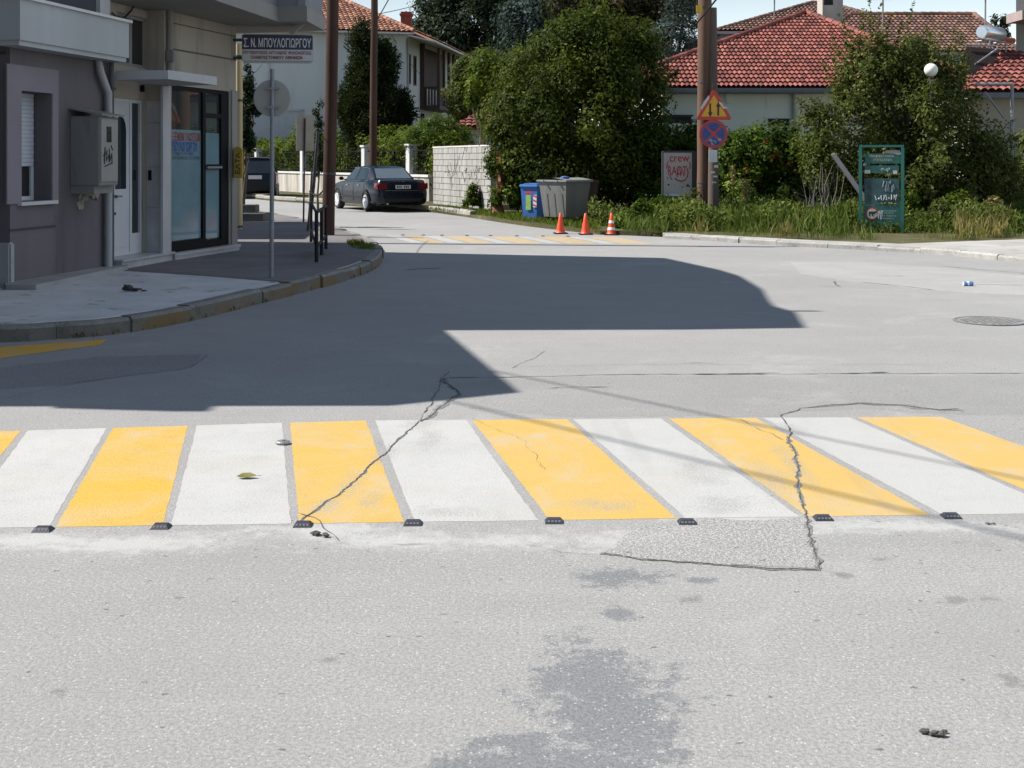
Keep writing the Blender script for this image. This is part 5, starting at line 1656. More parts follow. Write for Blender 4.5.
# rear window
def on(y0, y1, s, gh=gh):
    pass
m = MB(MS_)
e = Vector((0, -.008, .006))
q = [Vector((-.60, .80, 1.055)), Vector((.60, .80, 1.055)), Vector((.50, 1.27, 1.372)), Vector((-.50, 1.27, 1.372))]
m.slab([p + e for p in q], (0, .004, -.003)); m.build('rear_window', M_cgr, t)
def side_pt(y, f, sd):
    for a, b_ in zip(gh[:-1], gh[1:]):
        if a[0] <= y <= b_[0]:
            u = (y - a[0]) / (b_[0] - a[0]); L = [a[i] + (b_[i] - a[i]) * u for i in range(5)]
            return Vector((sd * (L[1] + (L[3] + .02 - L[1]) * f + .006), y, L[2] + (L[4] - .03 - L[2]) * f))
for sd in (-1, 1):
    m = MB(MS_)
    for ys_ in ([(1.22, .12), (1.45, .12), (1.85, .12), (2.12, .12), (2.12, .93), (1.75, .93), (1.5, .93)], [(2.2, .12), (2.6, .12), (3.15, .15), (2.82, .93), (2.55, .93), (2.2, .93)]):
        pts = [side_pt(y, f, sd) for y, f in ys_]; m.slab(pts, (-sd * .004, 0, 0))
    m.build('side_window', M_cg, t)
    m = MB(MS_); m.tube([side_pt(1.14, .1, sd), side_pt(1.42, .985, sd), side_pt(1.75, 1.0, sd), side_pt(2.8, 1.0, sd)], .012, 6); m.build('window_trim', M_chr, t)
    m = MB(MS_); m.tube([side_pt(1.14, .04, sd), side_pt(2.2, .04, sd), side_pt(3.2, .05, sd)], .012, 6); m.build('belt_trim', M_chr, t)
    m = MB(MS_); m.tube([(sd * .918, .95, .45), (sd * .922, 2.2, .44), (sd * .92, 3.3, .45)], .018, 6); m.build('side_moulding', M_und, t)
    for y in (1.7, 2.75):
        m = MB(MS_); m.bbox(sd * .905 - .015, sd * .905 + .02 * 1, y - .09, y + .09, .82, .85, .008); m.build('door_handle', M_chr, t)
    for y in (1.18, 2.16, 3.2):
        m = MB(MS_); m.tube([(sd * .905, y, .92), (sd * .915, y, .6), (sd * .905, y, .32)], .004, 5); m.build('door_gap', M_und, t)
    m = MB(MS_); m.bbox(sd * .99 - .09, sd * .99 + .07, 3.0, 3.1, .98, 1.10, .03); m.tube([(sd * .82, 3.05, .99), (sd * .95, 3.05, 1.02)], .02, 6); m.build('mirror', M_cp, t)
    # tail light
    m = MB(MS_)
    m.slab([(sd * .52, .041, .74), (sd * .80, .036, .72), (sd * .825, .05, .90), (sd * .56, .058, .92)], (0, -.014, 0))
    m.slab([(sd * .834, .04, .72), (sd * .875, .26, .76), (sd * .868, .26, .92), (sd * .846, .06, .91)], (sd * .016, 0, 0)); m.build('tail_light', M_tail, t)
    for y in (1.0, 3.78): wheel(MS_, t, sd * .80, y, .32, sd, M_rim)
    m = MB(MS_)
    for y in (1.0, 3.78):
        pts = [(sd * .915, y + .39 * math.cos(a), .32 + .39 * math.sin(a)) for a in [math.pi * i / 16 for i in range(17)]]
        inn = [(sd * .915, y + .33 * math.cos(a), .32 + .33 * math.sin(a)) for a in [math.pi * i / 16 for i in range(17)]]
        m.add(pts + inn + [(sd * .6, p[1], p[2]) for p in pts], [(i, i + 1, 18 + i, 17 + i) for i in range(16)] + [(i, i + 1, 35 + i, 34 + i) for i in range(16)])
    m.build('wheel_arch', M_und, t)
m = MB(MS_); m.bbox(-.26, .26, .022, .035, .74, .855, .004); pl_ = m.build('number_plate', M_plate, t)
m = MB(MS_)
for i in range(7): 
    if i != 3: m.box(-.22 + i * .062, -.18 + i * .062, .018, .021, .765, .83)
m.build('plate_marks', mat('marker_black', (.02, .02, .02)), pl_)
m = MB(MS_); m.box(-.62, .62, .012, .03, .675, .695); m.build('bumper_trim', M_chr, t)
m = MB(MS_)
for i in range(4): m.tube([(-.09 + i * .045 + .03 * math.cos(a), .06 + .004, .945 + .026 * math.sin(a)) for a in [k_ * math.pi / 6 for k_ in range(13)]], .006, 5)
m.build('emblem', M_chr, t)
m = MB(MS_); m.bbox(-.62, .62, -.012, .02, .32, .44, .01); m.build('lower_bumper', M_und, t)
m = MB(MS_); m.tube([(-.55, -.03, .27), (-.55, .2, .27)], .03, 10); m.build('exhaust', M_chr, t)

# van ------------------------------------------------------------------
vb = G(245, 199)
MV = Matrix.Translation((vb.x + .45, vb.y, 0)) @ Matrix.Rotation(R(9), 4, 'Z')
t = thing('parked_van', (vb.x + .45, vb.y + 2, 0), 'dark blue minivan far down the street half hidden by the building', 'van')
M_vp = carpaint('dark_van_paint', (.004, .005, .008), .3)
secs = []
for y, w, zt, zb in ((0, .76, .72, .36), (.05, .84, .95, .28), (.16, .86, 1.2, .24), (.30, .84, 1.66, .22), (.5, .83, 1.73, .22), (2.6, .84, 1.74, .22), (3.0, .84, 1.62, .22), (3.5, .85, 1.1, .22), (4.1, .8, .92, .25), (4.3, .68, .62, .32)):
    zw = min(zt - .05, 1.0)
    half = [(0, y, zt + .02), (w * .7, y, zt + .01), (w * .84 if zt > 1.3 else w * .9, y, zt - .04), (w * .99, y, zw - .02), (w, y, min(.7, zt - .1)), (w * .98, y, zb + .1), (w * .9, y, zb)]
    secs.append([(-a, b_, c_) for a, b_, c_ in reversed(half[1:])] + half)
m = MB(MV); loft(m, secs); m.build('body', M_vp, t, True)
m = MB(MV); m.slab([(-.66, .108, 1.10), (.66, .108, 1.10), (.58, .262, 1.60), (-.58, .262, 1.60)], (0, -.012, 0)); m.build('rear_window', mat('van_rear_glass', (.045, .055, .06), .15, .2, 2), t)
m = MB(MV); m.bbox(-.30, .26, -.0, .03, .84, 1.0, .004); m.build('number_plate', M_plate, t)
m = MB(MV); m.bbox(-.8, .8, -.04, .05, .38, .58, .03); m.build('bumper', M_und, t)
for sd in (-1, 1):
    m = MB(MV); m.bbox(sd * .78 - .07, sd * .78 + .07, .02, .12, .72, 1.08, .02); m.build('tail_light', mat('tail_dark', (.08, .01, .012), .3, .1), t)
    m = MB(MV); m.slab([(sd * .845, .6, 1.1), (sd * .845, 2.9, 1.1), (sd * .735, 2.6, 1.62), (sd * .735, .6, 1.62)], (sd * .006, 0, 0)); m.build('side_window', M_cg, t)
    for y in (.8, 3.4): wheel(MV, t, sd * .76, y, .32, sd, M_rim, 6)
m = MB(MV); m.box(-.62, .62, .28, .5, 1.752, 1.775); m.build('lit_roof_edge', mat('lit_edge_pale', (.32, .33, .35), .3, .1), t)  # sunlit rear edge of the roof, its brightness put into a pale strip
# ================================================================== FAR HOUSES, WALLS
M_tileR = None
def tilemat(name, a, b, c, lich):
    m, nt, bs = newmat(name)
    t = tone_attr(nt); v = geovec(nt)
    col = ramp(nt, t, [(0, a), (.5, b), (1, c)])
    n1 = noise(nt, v, 1.1, 6, .7); n2 = noise(nt, v, 14, 4, .7)
    col = mix(nt, smooth(nt, n1, .5, .8, 0, lich), col, (.16, .14, .11))
    col = mix(nt, smooth(nt, n2, .4, .8, 0, .4), col, sc3(a, .7))
    nt.links.new(col, bs.inputs['Base Color']); bs.inputs['Roughness'].default_value = .75
    bump(nt, bs, n2, .4, .01)
    return m
M_tr = tilemat('red_roof_tiles', (.085, .017, .011), (.18, .040, .026), (.28, .085, .06), .25)
M_tb = tilemat('old_brown_roof_tiles', (.06, .03, .022), (.12, .052, .036), (.21, .11, .075), .65)
M_to = tilemat('orange_roof_tiles', (.14, .05, .026), (.24, .09, .045), (.40, .20, .12), .4)
M_wall_w = mat('white_house_plaster', (.50, .51, .50), .9, .1, .5, grime=(.32, .32, .3), grime_amt=.1, streak=True, bmp=.2)
M_wall_g = mat('pale_green_plaster', (.66, .70, .63), .9, .08, .5, grime=(.27, .27, .23), grime_amt=.08, streak=True, bmp=.2)
M_dwood = mat('dark_wood', (.05, .028, .02), .7, .3, 4, streak=True)
M_brick = mat('chimney_brick', (.26, .07, .045), .9, .3, 9)

# ---- white two storey house
C0 = Vector((-6.4, 75, 0)); dS = Vector((.155, .988, 0)).normalized(); nS = Vector((dS.y, -dS.x, 0)); dF = Vector((-4.5, -1.3, 0)).normalized(); nF = Vector((-dF.y, dF.x, 0))
if nF.y > 0: nF = -nF
t = thing('white_house', (-11, 79, 0), 'white two storey house with orange tiled roof and a dark wooden balcony', 'house')
ez = 9.25
F0 = C0 + dF * 16; S0 = C0 + dS * 14.5
m = MB(); m.prism([(C0.x, C0.y), (S0.x, S0.y), (F0.x + dS.x * 14.5, F0.y + dS.y * 14.5), (F0.x, F0.y)], 0, ez + .03); m.build('wall', M_wall_w, t)
ov = .65
Ce = C0 + nF * ov + nS * 1.6; Ce.z = ez
Cm = C0 + nF * ov + nS * .4; Cm.z = ez + .02
Fe = F0 + nF * ov; Fe.z = ez
Se = S0 + nS * 1.6; Se.z = ez - .45; Ce2 = Vector((Ce.x, Ce.y, ez - .45))
Ap = Vector((-12.1, 81.2, 12.5))
A2 = Ap + dF * 6
tile_roof([Fe, Cm, Ap, A2], M_to, t, tw=.30, th=.42)
B2 = Ap + dS * 5
tile_roof([Ce2, Se, B2, Ap], M_to, t, tw=.30, th=.42)
m = MB(); ridge_caps(m, Cm + Vector((0, 0, .08)), Ap + Vector((0, 0, .08)), .14); m.build('ridge_tiles', M_to, t, True)
m = MB(); m.slab([Fe + Vector((0, 0, -.14)), Cm + Vector((0, 0, -.14)), C0 + nS * .4 + Vector((0, 0, ez - .14)), F0 + Vector((0, 0, ez - .14))], (0, 0, .1))
m.slab([Ce2 + Vector((0, 0, -.06)), Se + Vector((0, 0, -.06)), S0 + Vector((0, 0, ez - .12)), C0 + nF * ov + Vector((0, 0, ez - .12))], (0, 0, -.08)); m.build('soffit', mat('white_soffit', (.5, .48, .45), .8, .1), t)
m = MB(); m.tube([Ce2 + Vector((0, 0, -.08)), Se + Vector((0, 0, -.08))], .07, 8); m.build('gutter', M_coping, t)
MW = frame_matrix((C0.x, C0.y, 0), dS, nS)
for s_ in (.9, 2.4):
    m = MB(MW); m.box(s_ - .25, s_ + .25, .002, .02, 6.35, 8.0); o = m.build('window', M_glass, t)
    m = MB(MW); wall_holes(m, s_ - .33, s_ + .33, 6.26, 8.09, .003, .05, [(s_ - .25, s_ + .25, 6.35, 8.0)]); m.build('frame', M_dwood, o)
m = MB(MW); m.box(4.0, 10.2, .0, 1.25, 4.85, 5.1); m.build('balcony_floor', M_dwood, t)
for s_ in (4.06, 5.6, 7.2, 8.7, 10.1):
    m = MB(MW); m.box(s_ - .09, s_ + .09, 1.07, 1.25, 5.1, 8.7); m.build('balcony_post', M_dwood, t)
m = MB(MW)
m.box(4.0, 10.2, 1.1, 1.22, 6.15, 6.28)
for i in range(34): m.box(4.06 + i * .183, 4.17 + i * .183, 1.13, 1.17, 5.1, 6.15)
for i in range(6): m.box(4.02, 4.1, .1 + i * .19, .2 + i * .19, 5.1, 6.15)
m.box(4.0, 4.12, .0, 1.22, 6.15, 6.28); m.build('balcony_railing', M_dwood, t)
m = MB(MW); m.box(3.85, 4.1, .0, .28, 4.85, 9.0); m.box(4.0, 10.2, .003, .05, 6.3, 8.8); m.build('balcony_back_panel', M_dwood, t)
m = MB(MW); m.box(4.0, 4.9, .03, .06, 3.55, 4.6); m.box(5.2, 7.5, .003, .05, .8, 3.8); m.build('lower_window', M_glass, t)
m = MB(MW); m.tube([(.44, .07, 9.0), (.44, .07, 0)], .06, 8); m.build('downpipe', M_pipe, t)
MF = frame_matrix((C0.x, C0.y, 0), dF, nF)
m = MB(MF); m.box(6.1, 9.6, .002, .015, -.1, 4.5); m.box(6.05, 6.15, .015, .06, 0, 4.6); m.box(6.05, 9.7, .015, .06, 4.5, 4.62); m.build('recessed_bay', mat('bay_blue_grey', (.40, .42, .43), .9, .1), t)
m = MB(MF); m.box(2.9, 2.93, .001, .012, 0, 9); m.box(11.5, 12.4, .01, .08, 4, 4.2); m.build('groove', M_pipe, t)
cq = P(406, 26, 82); m = MB(); m.box(cq.x - .35, cq.x + .35, 82, 82.7, 9.5, cq.z + .95); m.box(cq.x - .42, cq.x + .42, 81.9, 82.8, cq.z + .7, cq.z + .82); m.build('chimney', M_brick, t)
q = P(345, 22, 77); m = MB(); m.tube([q, q + Vector((1.6, .5, 0))], .27, 14); m.slab([q + Vector((-.5, -.1, -.3)), q + Vector((1.9, .35, -.3)), q + Vector((1.9, -.85, -.85)), q + Vector((-.5, -1.3, -.85))], (0, 0, .06)); m.build('solar_tank', mat('tank_pale_blue', (.4, .5, .55), .4, .1, metal=.3), t, True)

# ---- garden wall with railing in front of it
W0, W1 = Vector((-19.2, 77, 0)), Vector((-3.05, 47.3, 0))
dW = (W1 - W0).normalized(); nW = Vector((-dW.y, dW.x, 0))
if nW.dot(Vector((0, -1, 0))) < 0: nW = -nW
MWf = frame_matrix((W0.x, W0.y, 0), dW, nW); LW = (W1 - W0).length
t = thing('garden_fence', (W0 + W1) / 2, 'low white stained garden wall with pale pillars and thin dark railing', 'fence')
M_gw = mat('stained_white_wall', (.46, .43, .38), .9, .2, 1.5, grime=(.15, .12, .09), grime_amt=.7, streak=True, bmp=.3)
m = MB(MWf); m.box(0, LW, -.1, .1, 0, 1.0); m.build('low_wall', M_gw, t)
m = MB(MWf); m.box(0, LW, -.15, .15, 1.0, 1.09); m.build('coping', mat('wall_coping', (.55, .53, .5), .85, .15), t)
def along(px): k_ = (px - 512) / F; return (k_ * W0.y - W0.x) / (dW.x - k_ * dW.y)
M_pil = mat('pillar_white', (.5, .5, .49), .85, .12, 2)
prev = 0
for px in (258.5, 304.5, 366.5, 411.5):
    s_ = along(px); m = MB(MWf); m.box(s_ - .17, s_ + .17, -.17, .17, 0, 2.2); m.box(s_ - .22, s_ + .22, -.22, .22, 2.2, 2.28); m.build('pillar', M_pil, t)
m = MB(MWf)
for z in (1.2, 2.0): m.box(0, LW, -.015, .015, z, z + .04)
for i in range(int(LW / .2)): m.box(i * .2, i * .2 + .018, -.01, .01, 1.09, 2.1)
m.build('railing', mat('railing_black', (.012, .012, .012), .9, .2, spec=.1), t)

# ---- white block wall
K0, K1 = Vector((G(433.5, 206).x, G(433.5, 206).y, 0)), Vector((G(491, 213).x, G(491, 213).y, 0))
dK = (K1 - K0).normalized(); nK = Vector((-dK.y, dK.x, 0))
if nK.y > 0: nK = -nK
MK = frame_matrix((K0.x, K0.y, 0), dK, nK); LK = (K1 - K0).length
t = thing('block_wall', (K0 + K1) / 2, 'whitewashed concrete block wall with dark joints and faint scribbles', 'wall')
m = MB(MK); m.box(0, LK, -.2, -.012, 0, 2.08)
m.build('mortar', mat('mortar_dark', (.25, .235, .205), .95, .3, 3), t)
m = MB(MK)
bw, bh = .52, .208
for j in range(10):
    x = -bw * .5 * (j % 2)
    while x < LK:
        a, b_ = max(0, x + .010), min(LK, x + bw - .010)
        if b_ - a > .05: m.box(a, b_, -.0119, .012 + random.uniform(-.006, .006), j * bh + .008, (j + 1) * bh - .010, random.random())
        x += bw
m.build('blocks', mat('whitewash', (.34, .335, .31), .9, .3, 2.5, grime=(.13, .115, .09), grime_amt=.5, streak=True, bmp=.5, fine=25), t)
m = MB(MK); m.box(-.02, LK + .02, -.23, .03, 2.081, 2.13); m.build('coping', mat('wall_coping', (.55, .53, .5)), t)
m = MB(MK); rs = random.Random(3)
for i in range(16):
    x0, zz0 = rs.uniform(.6, LK - .9), rs.uniform(1.0, 1.75); pts = [(x0, .02, zz0)]
    for k_ in range(5): pts.append((pts[-1][0] + rs.uniform(-.1, .25), .02, pts[-1][2] + rs.uniform(-.22, .22)))
    m.tube(pts, .007, 4)
m.build('graffiti', mat('faded_spray', (.12, .13, .11), .8, .3), t)

# ---- small tiled annexe between the trees
t = thing('tiled_shed', P(500, 160, 53), 'small garden building with a low red tiled hip roof behind the block wall', 'shed')
e0, e1 = P(453, 127, 51.5), P(560, 126, 51.5); e1.z = e0.z; a0 = Vector((e0.x + 1.6, 54, e0.z + 1.0)); a1 = Vector((e1.x - 1.2, 54, e0.z + 1.0))
tile_roof([e0, e1, a1, a0], M_tr, t, tw=.26, th=.36)
e2 = Vector((e0.x + .1, 56.5, e0.z)); tile_roof([e0, a0, e2], M_tr, t, tw=.26, th=.36)
m = MB(); m.box(e0.x + .4, e1.x - .3, 51.9, 56.3, 0, e0.z - .02); m.build('wall', M_wall_w, t)
m = MB(); m.box(e0.x + .7, e0.x + 1.5, 51.86, 51.9, 1.2, 2.3); m.build('window', M_dark, t)

# ---- red roofed bungalow
YR = 38.0; zR = 1.65 + 72 * YR / F; tR = .40
def onroof(px, py):
    a = (YH - py) / F; Y = (CH - zR + YR * tR) / (tR - a); return P(px, py, Y)
t = thing('red_roofed_house', (9, 42, 0), 'pale bungalow with a broad bright red tiled hip roof and grey gutter', 'house')
A_, B1, C1, D1 = onroof(642, 72), onroof(659, 88), onroof(1000, 88), onroof(806, 14)
tile_roof([A_, B1, C1, D1], M_tr, t, tw=.15, th=.40, amp=.034)
back = Vector((C1.x - .2, D1.y * 2 - YR - 0, zR)); tile_roof([C1, back, D1], M_tr, t, tw=.3, th=.4)
backl = Vector((A_.x, back.y, zR)); tile_roof([D1, back, backl, A_ + Vector((0, .02, 0))][0:1] + [back, backl], M_tr, t, tw=.245, th=.345)
m = MB(); ridge_caps(m, A_ + Vector((0, 0, .05)), D1 + Vector((0, 0, .07)), .12); ridge_caps(m, C1 + Vector((0, 0, .05)), D1 + Vector((0, 0, .07)), .12); m.build('ridge_tiles', M_tr, t, True)
m = MB(); m.bbox(B1.x - .1, C1.x, YR - .14, YR + .0, zR - .15, zR - .01, .03); m.box(B1.x, C1.x, YR, YR + .5, zR - .16, zR - .1); m.build('gutter', mat('gutter_grey', (.12, .135, .15), .5, .15, 3), t)
m = MB(); m.box(B1.x + .15, C1.x - .4, YR + .45, YR + 12, 0, zR - .02); m.build('wall', M_wall_g, t)
def rbox(name, p0, p1, y, d, mt, par):
    a, b_ = P(p0[0], p0[1], y), P(p1[0], p1[1], y); m = MB(); m.box(a.x, b_.x, y - d, y, b_.z, a.z); return m.build(name, mt, par)
w_ = rbox('window', (657, 116.5), (691, 123), YR + .45, .03, M_dark, t); rbox('lintel', (655, 114.8), (693, 116.4), YR + .45, .05, M_dwood, w_)
w_ = rbox('window', (768.5, 119.5), (789, 126), YR + .45, .03, M_dark, t); rbox('lintel', (768, 118.6), (790, 119.4), YR + .45, .05, M_dwood, w_)
rbox('meter_box', (726, 93), (731, 103), YR + .45, .08, M_wall_g, t)
q = P(794, 160, YR + .40); m = MB(); m.tube([(q.x, q.y, zR - .1), (q.x, q.y, 0)], .06, 8); m.build('downpipe', M_pipe, t)
q0, q1 = P(822.5, 30, 45.2), P(843, -12, 45.2)
m = MB(); m.box(q0.x, q1.x, 45.2, 46.0, 5.5, q1.z); m.box(q0.x - .06, q1.x + .06, 45.14, 46.06, q1.z, q1.z + .1); ch = m.build('chimney', mat('chimney_render', (.40, .36, .32), .9, .2, 2, grime=(.22, .18, .15), grime_amt=.25, streak=True), t)
rbox('flue_opening', (824, -4), (833, 5), 45.2, .01, M_dark, ch)

# ---- older roofs behind
def rear_house(lab, Y, eave, apexes, wall_h, left_hip, px0, px1, mt):
    t = thing('rear_house', P((px0 + px1) / 2, 160, Y + 4) * 1, lab, 'house')
    e0, e1 = P(px0, eave, Y), P(px1, eave, Y); 
    a0, a1 = [P(a, b_, Y + 5) for a, b_ in apexes]; a1.z = a0.z
    tile_roof([e0, e1, a1, a0], mt, t, tw=.2, th=.38)
    m = MB(); ridge_caps(m, e0, a0 + Vector((0, 0, .05)), .13); ridge_caps(m, a0 + Vector((0, 0, .05)), a1 + Vector((0, 0, .05)), .13); ridge_caps(m, a1 + Vector((0, 0, .05)), e1, .13); m.build('ridge_tiles', mt, t, True)
    bk0, bk1 = Vector((e0.x, Y + 10, e0.z)), Vector((e1.x, Y + 10, e1.z))
    tile_roof([e0, a0, bk0], mt, t, tw=.4, th=.5); tile_roof([e1, bk1, a1], mt, t, tw=.4, th=.5)
    m = MB(); m.box(e0.x + .4, e1.x - .4, Y + .45, Y + 9.5, 0, e0.z - .03); m.build('wall', mat('grey_green_plaster', (.28, .31, .30), .9, .1), t)
    m = MB(); m.box(e0.x, e1.x, Y - .12, Y, e0.z - .14, e0.z - .02); m.build('gutter', M_pipe, t)
    return t
rear_house('taller house with lichened brown tiled roof directly behind the red roof apex', 56, 31, [(811, 4), (826, 4)], 6, True, 714, 930, M_tb)
rear_house('long house with brown red tiled roof behind the big right bush', 50, 52, [(850, 15.5), (974, 15.5)], 5, True, 800, 1020, M_tb)
# ---- right house with solar heater
YQ = 33.5
t = thing('right_house', (14.5, 36, 0), 'beige house with red tiled roof at the far right behind the bush', 'house')
e0, e1 = P(958, 92, YQ), P(1120, 92, YQ); a0, a1 = P(1000, 54, YQ + 3.6), P(1120, 54, YQ + 3.6)
tile_roof([e0, e1, a1, a0], M_tr, t, tw=.2, th=.38, amp=.04)
m = MB(); m.box(e0.x + .5, e1.x, YQ + .5, YQ + 7, 0, e0.z - .03); m.build('wall', mat('warm_beige_plaster', (.40, .36, .29), .9, .1, 1, streak=True), t)
m = MB(); m.box(e0.x, e1.x, YQ - .1, YQ + .02, e0.z - .16, e0.z - .02); m.build('gutter', mat('gutter_grey', (.12, .135, .15)), t)
tk = P(981.5, 32, 36.5)
t = thing('solar_heater', tk, 'silver solar water tank on a metal frame above the right red roof', 'solar heater')
ax = Vector((.75, .66, 0)); M_alu = mat('brushed_aluminium', (.62, .66, .70), .28, .08, 12, metal=.85)
m = MB(); r = .21; L = 1.15
m.tube([tk + ax * s_ for s_ in (0, .05, .1, L - .05, L)], [r * .8, r * .96, r, r, r * .9], 24); m.build('tank', M_alu, t, True)
m = MB(); 
nax = Vector((ax.y, -ax.x, 0))
fr = [tk + ax * .1 + nax * .2 + Vector((0, 0, -.25)), tk + ax * (L - .1) + nax * .2 + Vector((0, 0, -.25)), tk + ax * (L - .1) - nax * .2 + Vector((0, 0, -.25)), tk + ax * .1 - nax * .2 + Vector((0, 0, -.25))]
for p in fr: m.tube([p, Vector((p.x, p.y, p.z - 1.5))], .025, 6)
for a, b_ in zip(fr, fr[1:] + fr[:1]): m.tube([a, b_], .025, 6)
q0, q1 = P(966, 45, 36), P(996, 46, 36.2); m.tube([q0, q1], .03, 6); m.tube([q0 + Vector((.9, -.05, -.1)), P(964, 72, 35.5)], .025, 6)
m.build('frame', M_galv, t)
m = MB(); m.slab([P(967, 47, 36.1), P(1001, 50, 36.3), P(985, 78, 35.3), P(957, 72, 35.2)], (0, .07, .03)); m.build('collector', mat('collector_dark', (.03, .022, .02), .9, .2, 3, spec=.1), t)
m = MB(); q = P(1000, 40, 37.2); m.tube([q, q + Vector((.5, .25, 0))], .09, 8); m.build('red_pipe', M_brick, t)
# tall building at the right edge
t = thing('grey_apartment_block', (18.5, 46, 0), 'tall grey apartment block cut by the right edge of the view', 'building')
g0 = P(1016, 160, 44).x
m = MB(); m.prism([(g0, 44), (g0 + 12, 44), (g0 + 12, 56), (g0 + 6.5, 56)], 0, 12); m.build('wall', mat('grey_render', (.33, .32, .30), .9, .12, .8, streak=True), t)
for z in (P(0, 22, 43.4).z, P(0, 22, 43.4).z + 3): 
    m = MB(); m.box(g0 - .35, g0 + 12, 42.6, 43.98, z, z + .32); m.build('balcony_slab', mat('faded_pink', (.32, .25, .23), .85, .12), t)
m = MB(); m.box(g0 + .05, g0 + .5, 42.7, 43.1, 0, P(0, 22, 43.4).z - .01); m.build('pillar', M_beige2, t)
# grey pergola frame
a = P(1012, 84, 31); t = thing('steel_pergola', (a.x, a.y, VZ), 'thin pale grey steel pergola standing behind the bush at the right', 'pergola')
m = MB(); m.tube([(a.x, a.y, VZ - .05), tuple(a)], .045, 8); m.build('post', M_galv, t)
m = MB(); m.tube([a, P(975, 84.5, 31)], .04, 8); m.tube([P(985, 92, 31), P(1004, 118, 31)], .025, 6); m.build('bar', M_galv, t)

# ---- antennas and cables
M_mast = mat('mast_grey', (.2, .2, .21), .5, .1)
for px, y0, y1, Y, lb in ((774.5, 16, -6, 58, 'thin antenna mast above the brown roof left of the red apex'), (883, 20, -4, 52, 'thin antenna mast between chimney and big bush top'), (985.5, 24, -8, 52, 'antenna mast above the silver solar tank')):
    a, b_ = P(px, y1, Y), P(px - .3, y0 + 12, Y); m = MB(); m.tube([b_, a], .035, 6); m.tube([a + Vector((-.5, 0, -.15)), a + Vector((.4, 0, -.15))], .012, 5)
    tag(m.build('antenna_mast', M_mast), lb, 'antenna')
M_cable = mat('cable_black', (.02, .02, .02), .7, .1)
def cable(a, b_, sag, r, lb):
    m = MB(); n = 24; m.tube([a.lerp(b_, i / n) + Vector((0, 0, -sag * 4 * (i / n) * (1 - i / n))) for i in range(n + 1)], r, 5)
    tag(m.build('power_cable', M_cable, None, True), lb, 'cable')
cable(P(696, 24, 29.6), P(760, -60, 27), .05, .022, 'thick dark cable rising from the tall wooden pole to the upper right')
cable(P(378, 18, 45.3), P(420, -60, 40), .05, .02, 'dark cable dropping onto the slim pole behind the sedan')
cable(P(378, 14, 45.4), P(470, -14, 70), .15, .014, 'thin wire running from the slim pole towards the dark trees')
cable(P(391, 34, 74.3), P(422, 76, 77.5), .2, .014, 'thin loose wire along the white house gable')
cable(P(242, 76, 20.8), P(262, 64, 26), .08, .008, 'short thin wire below the hanging name sign')
m = MB()
pts = [FP.w(FP.at(a_, None, UE + .05), UE + .05, FP.at(a_, b_, UE + .05)[1]) for a_, b_ in ((112, 13), (119, 19), (125, 17), (131, 11), (134, 5), (137, 0), (138, -8))]
m.tube(pts, .014, 6); tag(m.build('power_cable', M_cable, None, True), 'looping black cable on the beige wall above the upper window', 'cable')

# overhead wires above the camera: their thin shadows fall across the crossing
cable(Vector((-14.3, 17.3, 7.6)), Vector((6, -6, 7.2)), .1, .016, 'overhead wire stretched high above the road corner')
cable(Vector((-13.3, 18.2, 7.2)), Vector((7.4, -6, 6.9)), .12, .013, 'lower overhead wire stretched high above the road corner')
# ================================================================== VEGETATION
L_big = leafmat('olive_leaves', (.010, .020, .004), (.056, .082, .011), (.19, .185, .026), .34)
L_dark = leafmat('dark_forest_leaves', (.008, .014, .009), (.026, .038, .020), (.06, .08, .05), .18)
L_red = leafmat('bronze_leaves', (.012, .013, .008), (.04, .036, .018), (.10, .07, .035), .18)
L_blue = leafmat('blue_needles', (.012, .022, .020), (.045, .068, .062), (.10, .13, .12), .12)
L_cyp = leafmat('cypress_needles', (.006, .012, .005), (.018, .030, .012), (.04, .055, .022), .1)
L_hedge = leafmat('hedge_leaves', (.012, .028, .004), (.065, .11, .014), (.18, .24, .035), .38, .4)
L_lime = leafmat('lime_leaves', (.02, .04, .005), (.09, .13, .015), (.22, .26, .04), .4, .45)
L_bush = leafmat('dusty_leaves', (.022, .030, .008), (.092, .115, .028), (.24, .23, .07), .36)
L_weed = leafmat('weed_blades', (.03, .052, .010), (.10, .145, .030), (.25, .24, .085), .36)
L_dry = leafmat('dry_blades', (.10, .09, .025), (.24, .20, .075), (.36, .30, .14), .3)
L_flow = leafmat('red_petals', (.25, .02, .01), (.40, .045, .02), (.45, .09, .04), .3)

YT = 36.
tree('broad_tree', 'big dense olive green round tree standing over the bins', 'tree', (P(585, 160, YT).x, YT, .05),
     [blob(*b) for b in ((585, 62, YT, 50, 42), (548, 84, YT, 46, 42), (622, 78, YT, 42, 44), (532, 122, YT - .3, 42, 38), (578, 120, YT - .6, 58, 48), (628, 124, YT, 36, 44), (532, 166, YT - .3, 26, 32), (560, 172, YT - .4, 48, 32), (612, 168, YT - .2, 50, 34),
                         (640, 164, YT + .2, 24, 34), (596, 36, YT, 34, 24), (640, 104, YT, 20, 22), (508, 130, YT, 16, 22), (560, 48, YT, 26, 20), (632, 50, YT, 22, 20))],
     L_big, 430, 170, .48, .115, .22, shell=.76, inner=.2, shoots=120, shoot_len=.25)
tree('broad_tree', 'large dark green tree rising behind the white house balcony', 'tree', (P(475, 160, 78).x, 100, 0),
     [blob(*b) for b in ((480, 30, 100, 48, 48), (445, 40, 100, 34, 40), (510, 40, 100, 40, 44), (470, 80, 100, 48, 40), (425, 25, 100, 16, 26), (500, -10, 100, 60, 30), (440, 0, 100, 26, 20), (450, 110, 100, 40, 40), (520, 100, 100, 40, 50))], L_dark, 900, 85, .95, .3, .4, shell=.6)
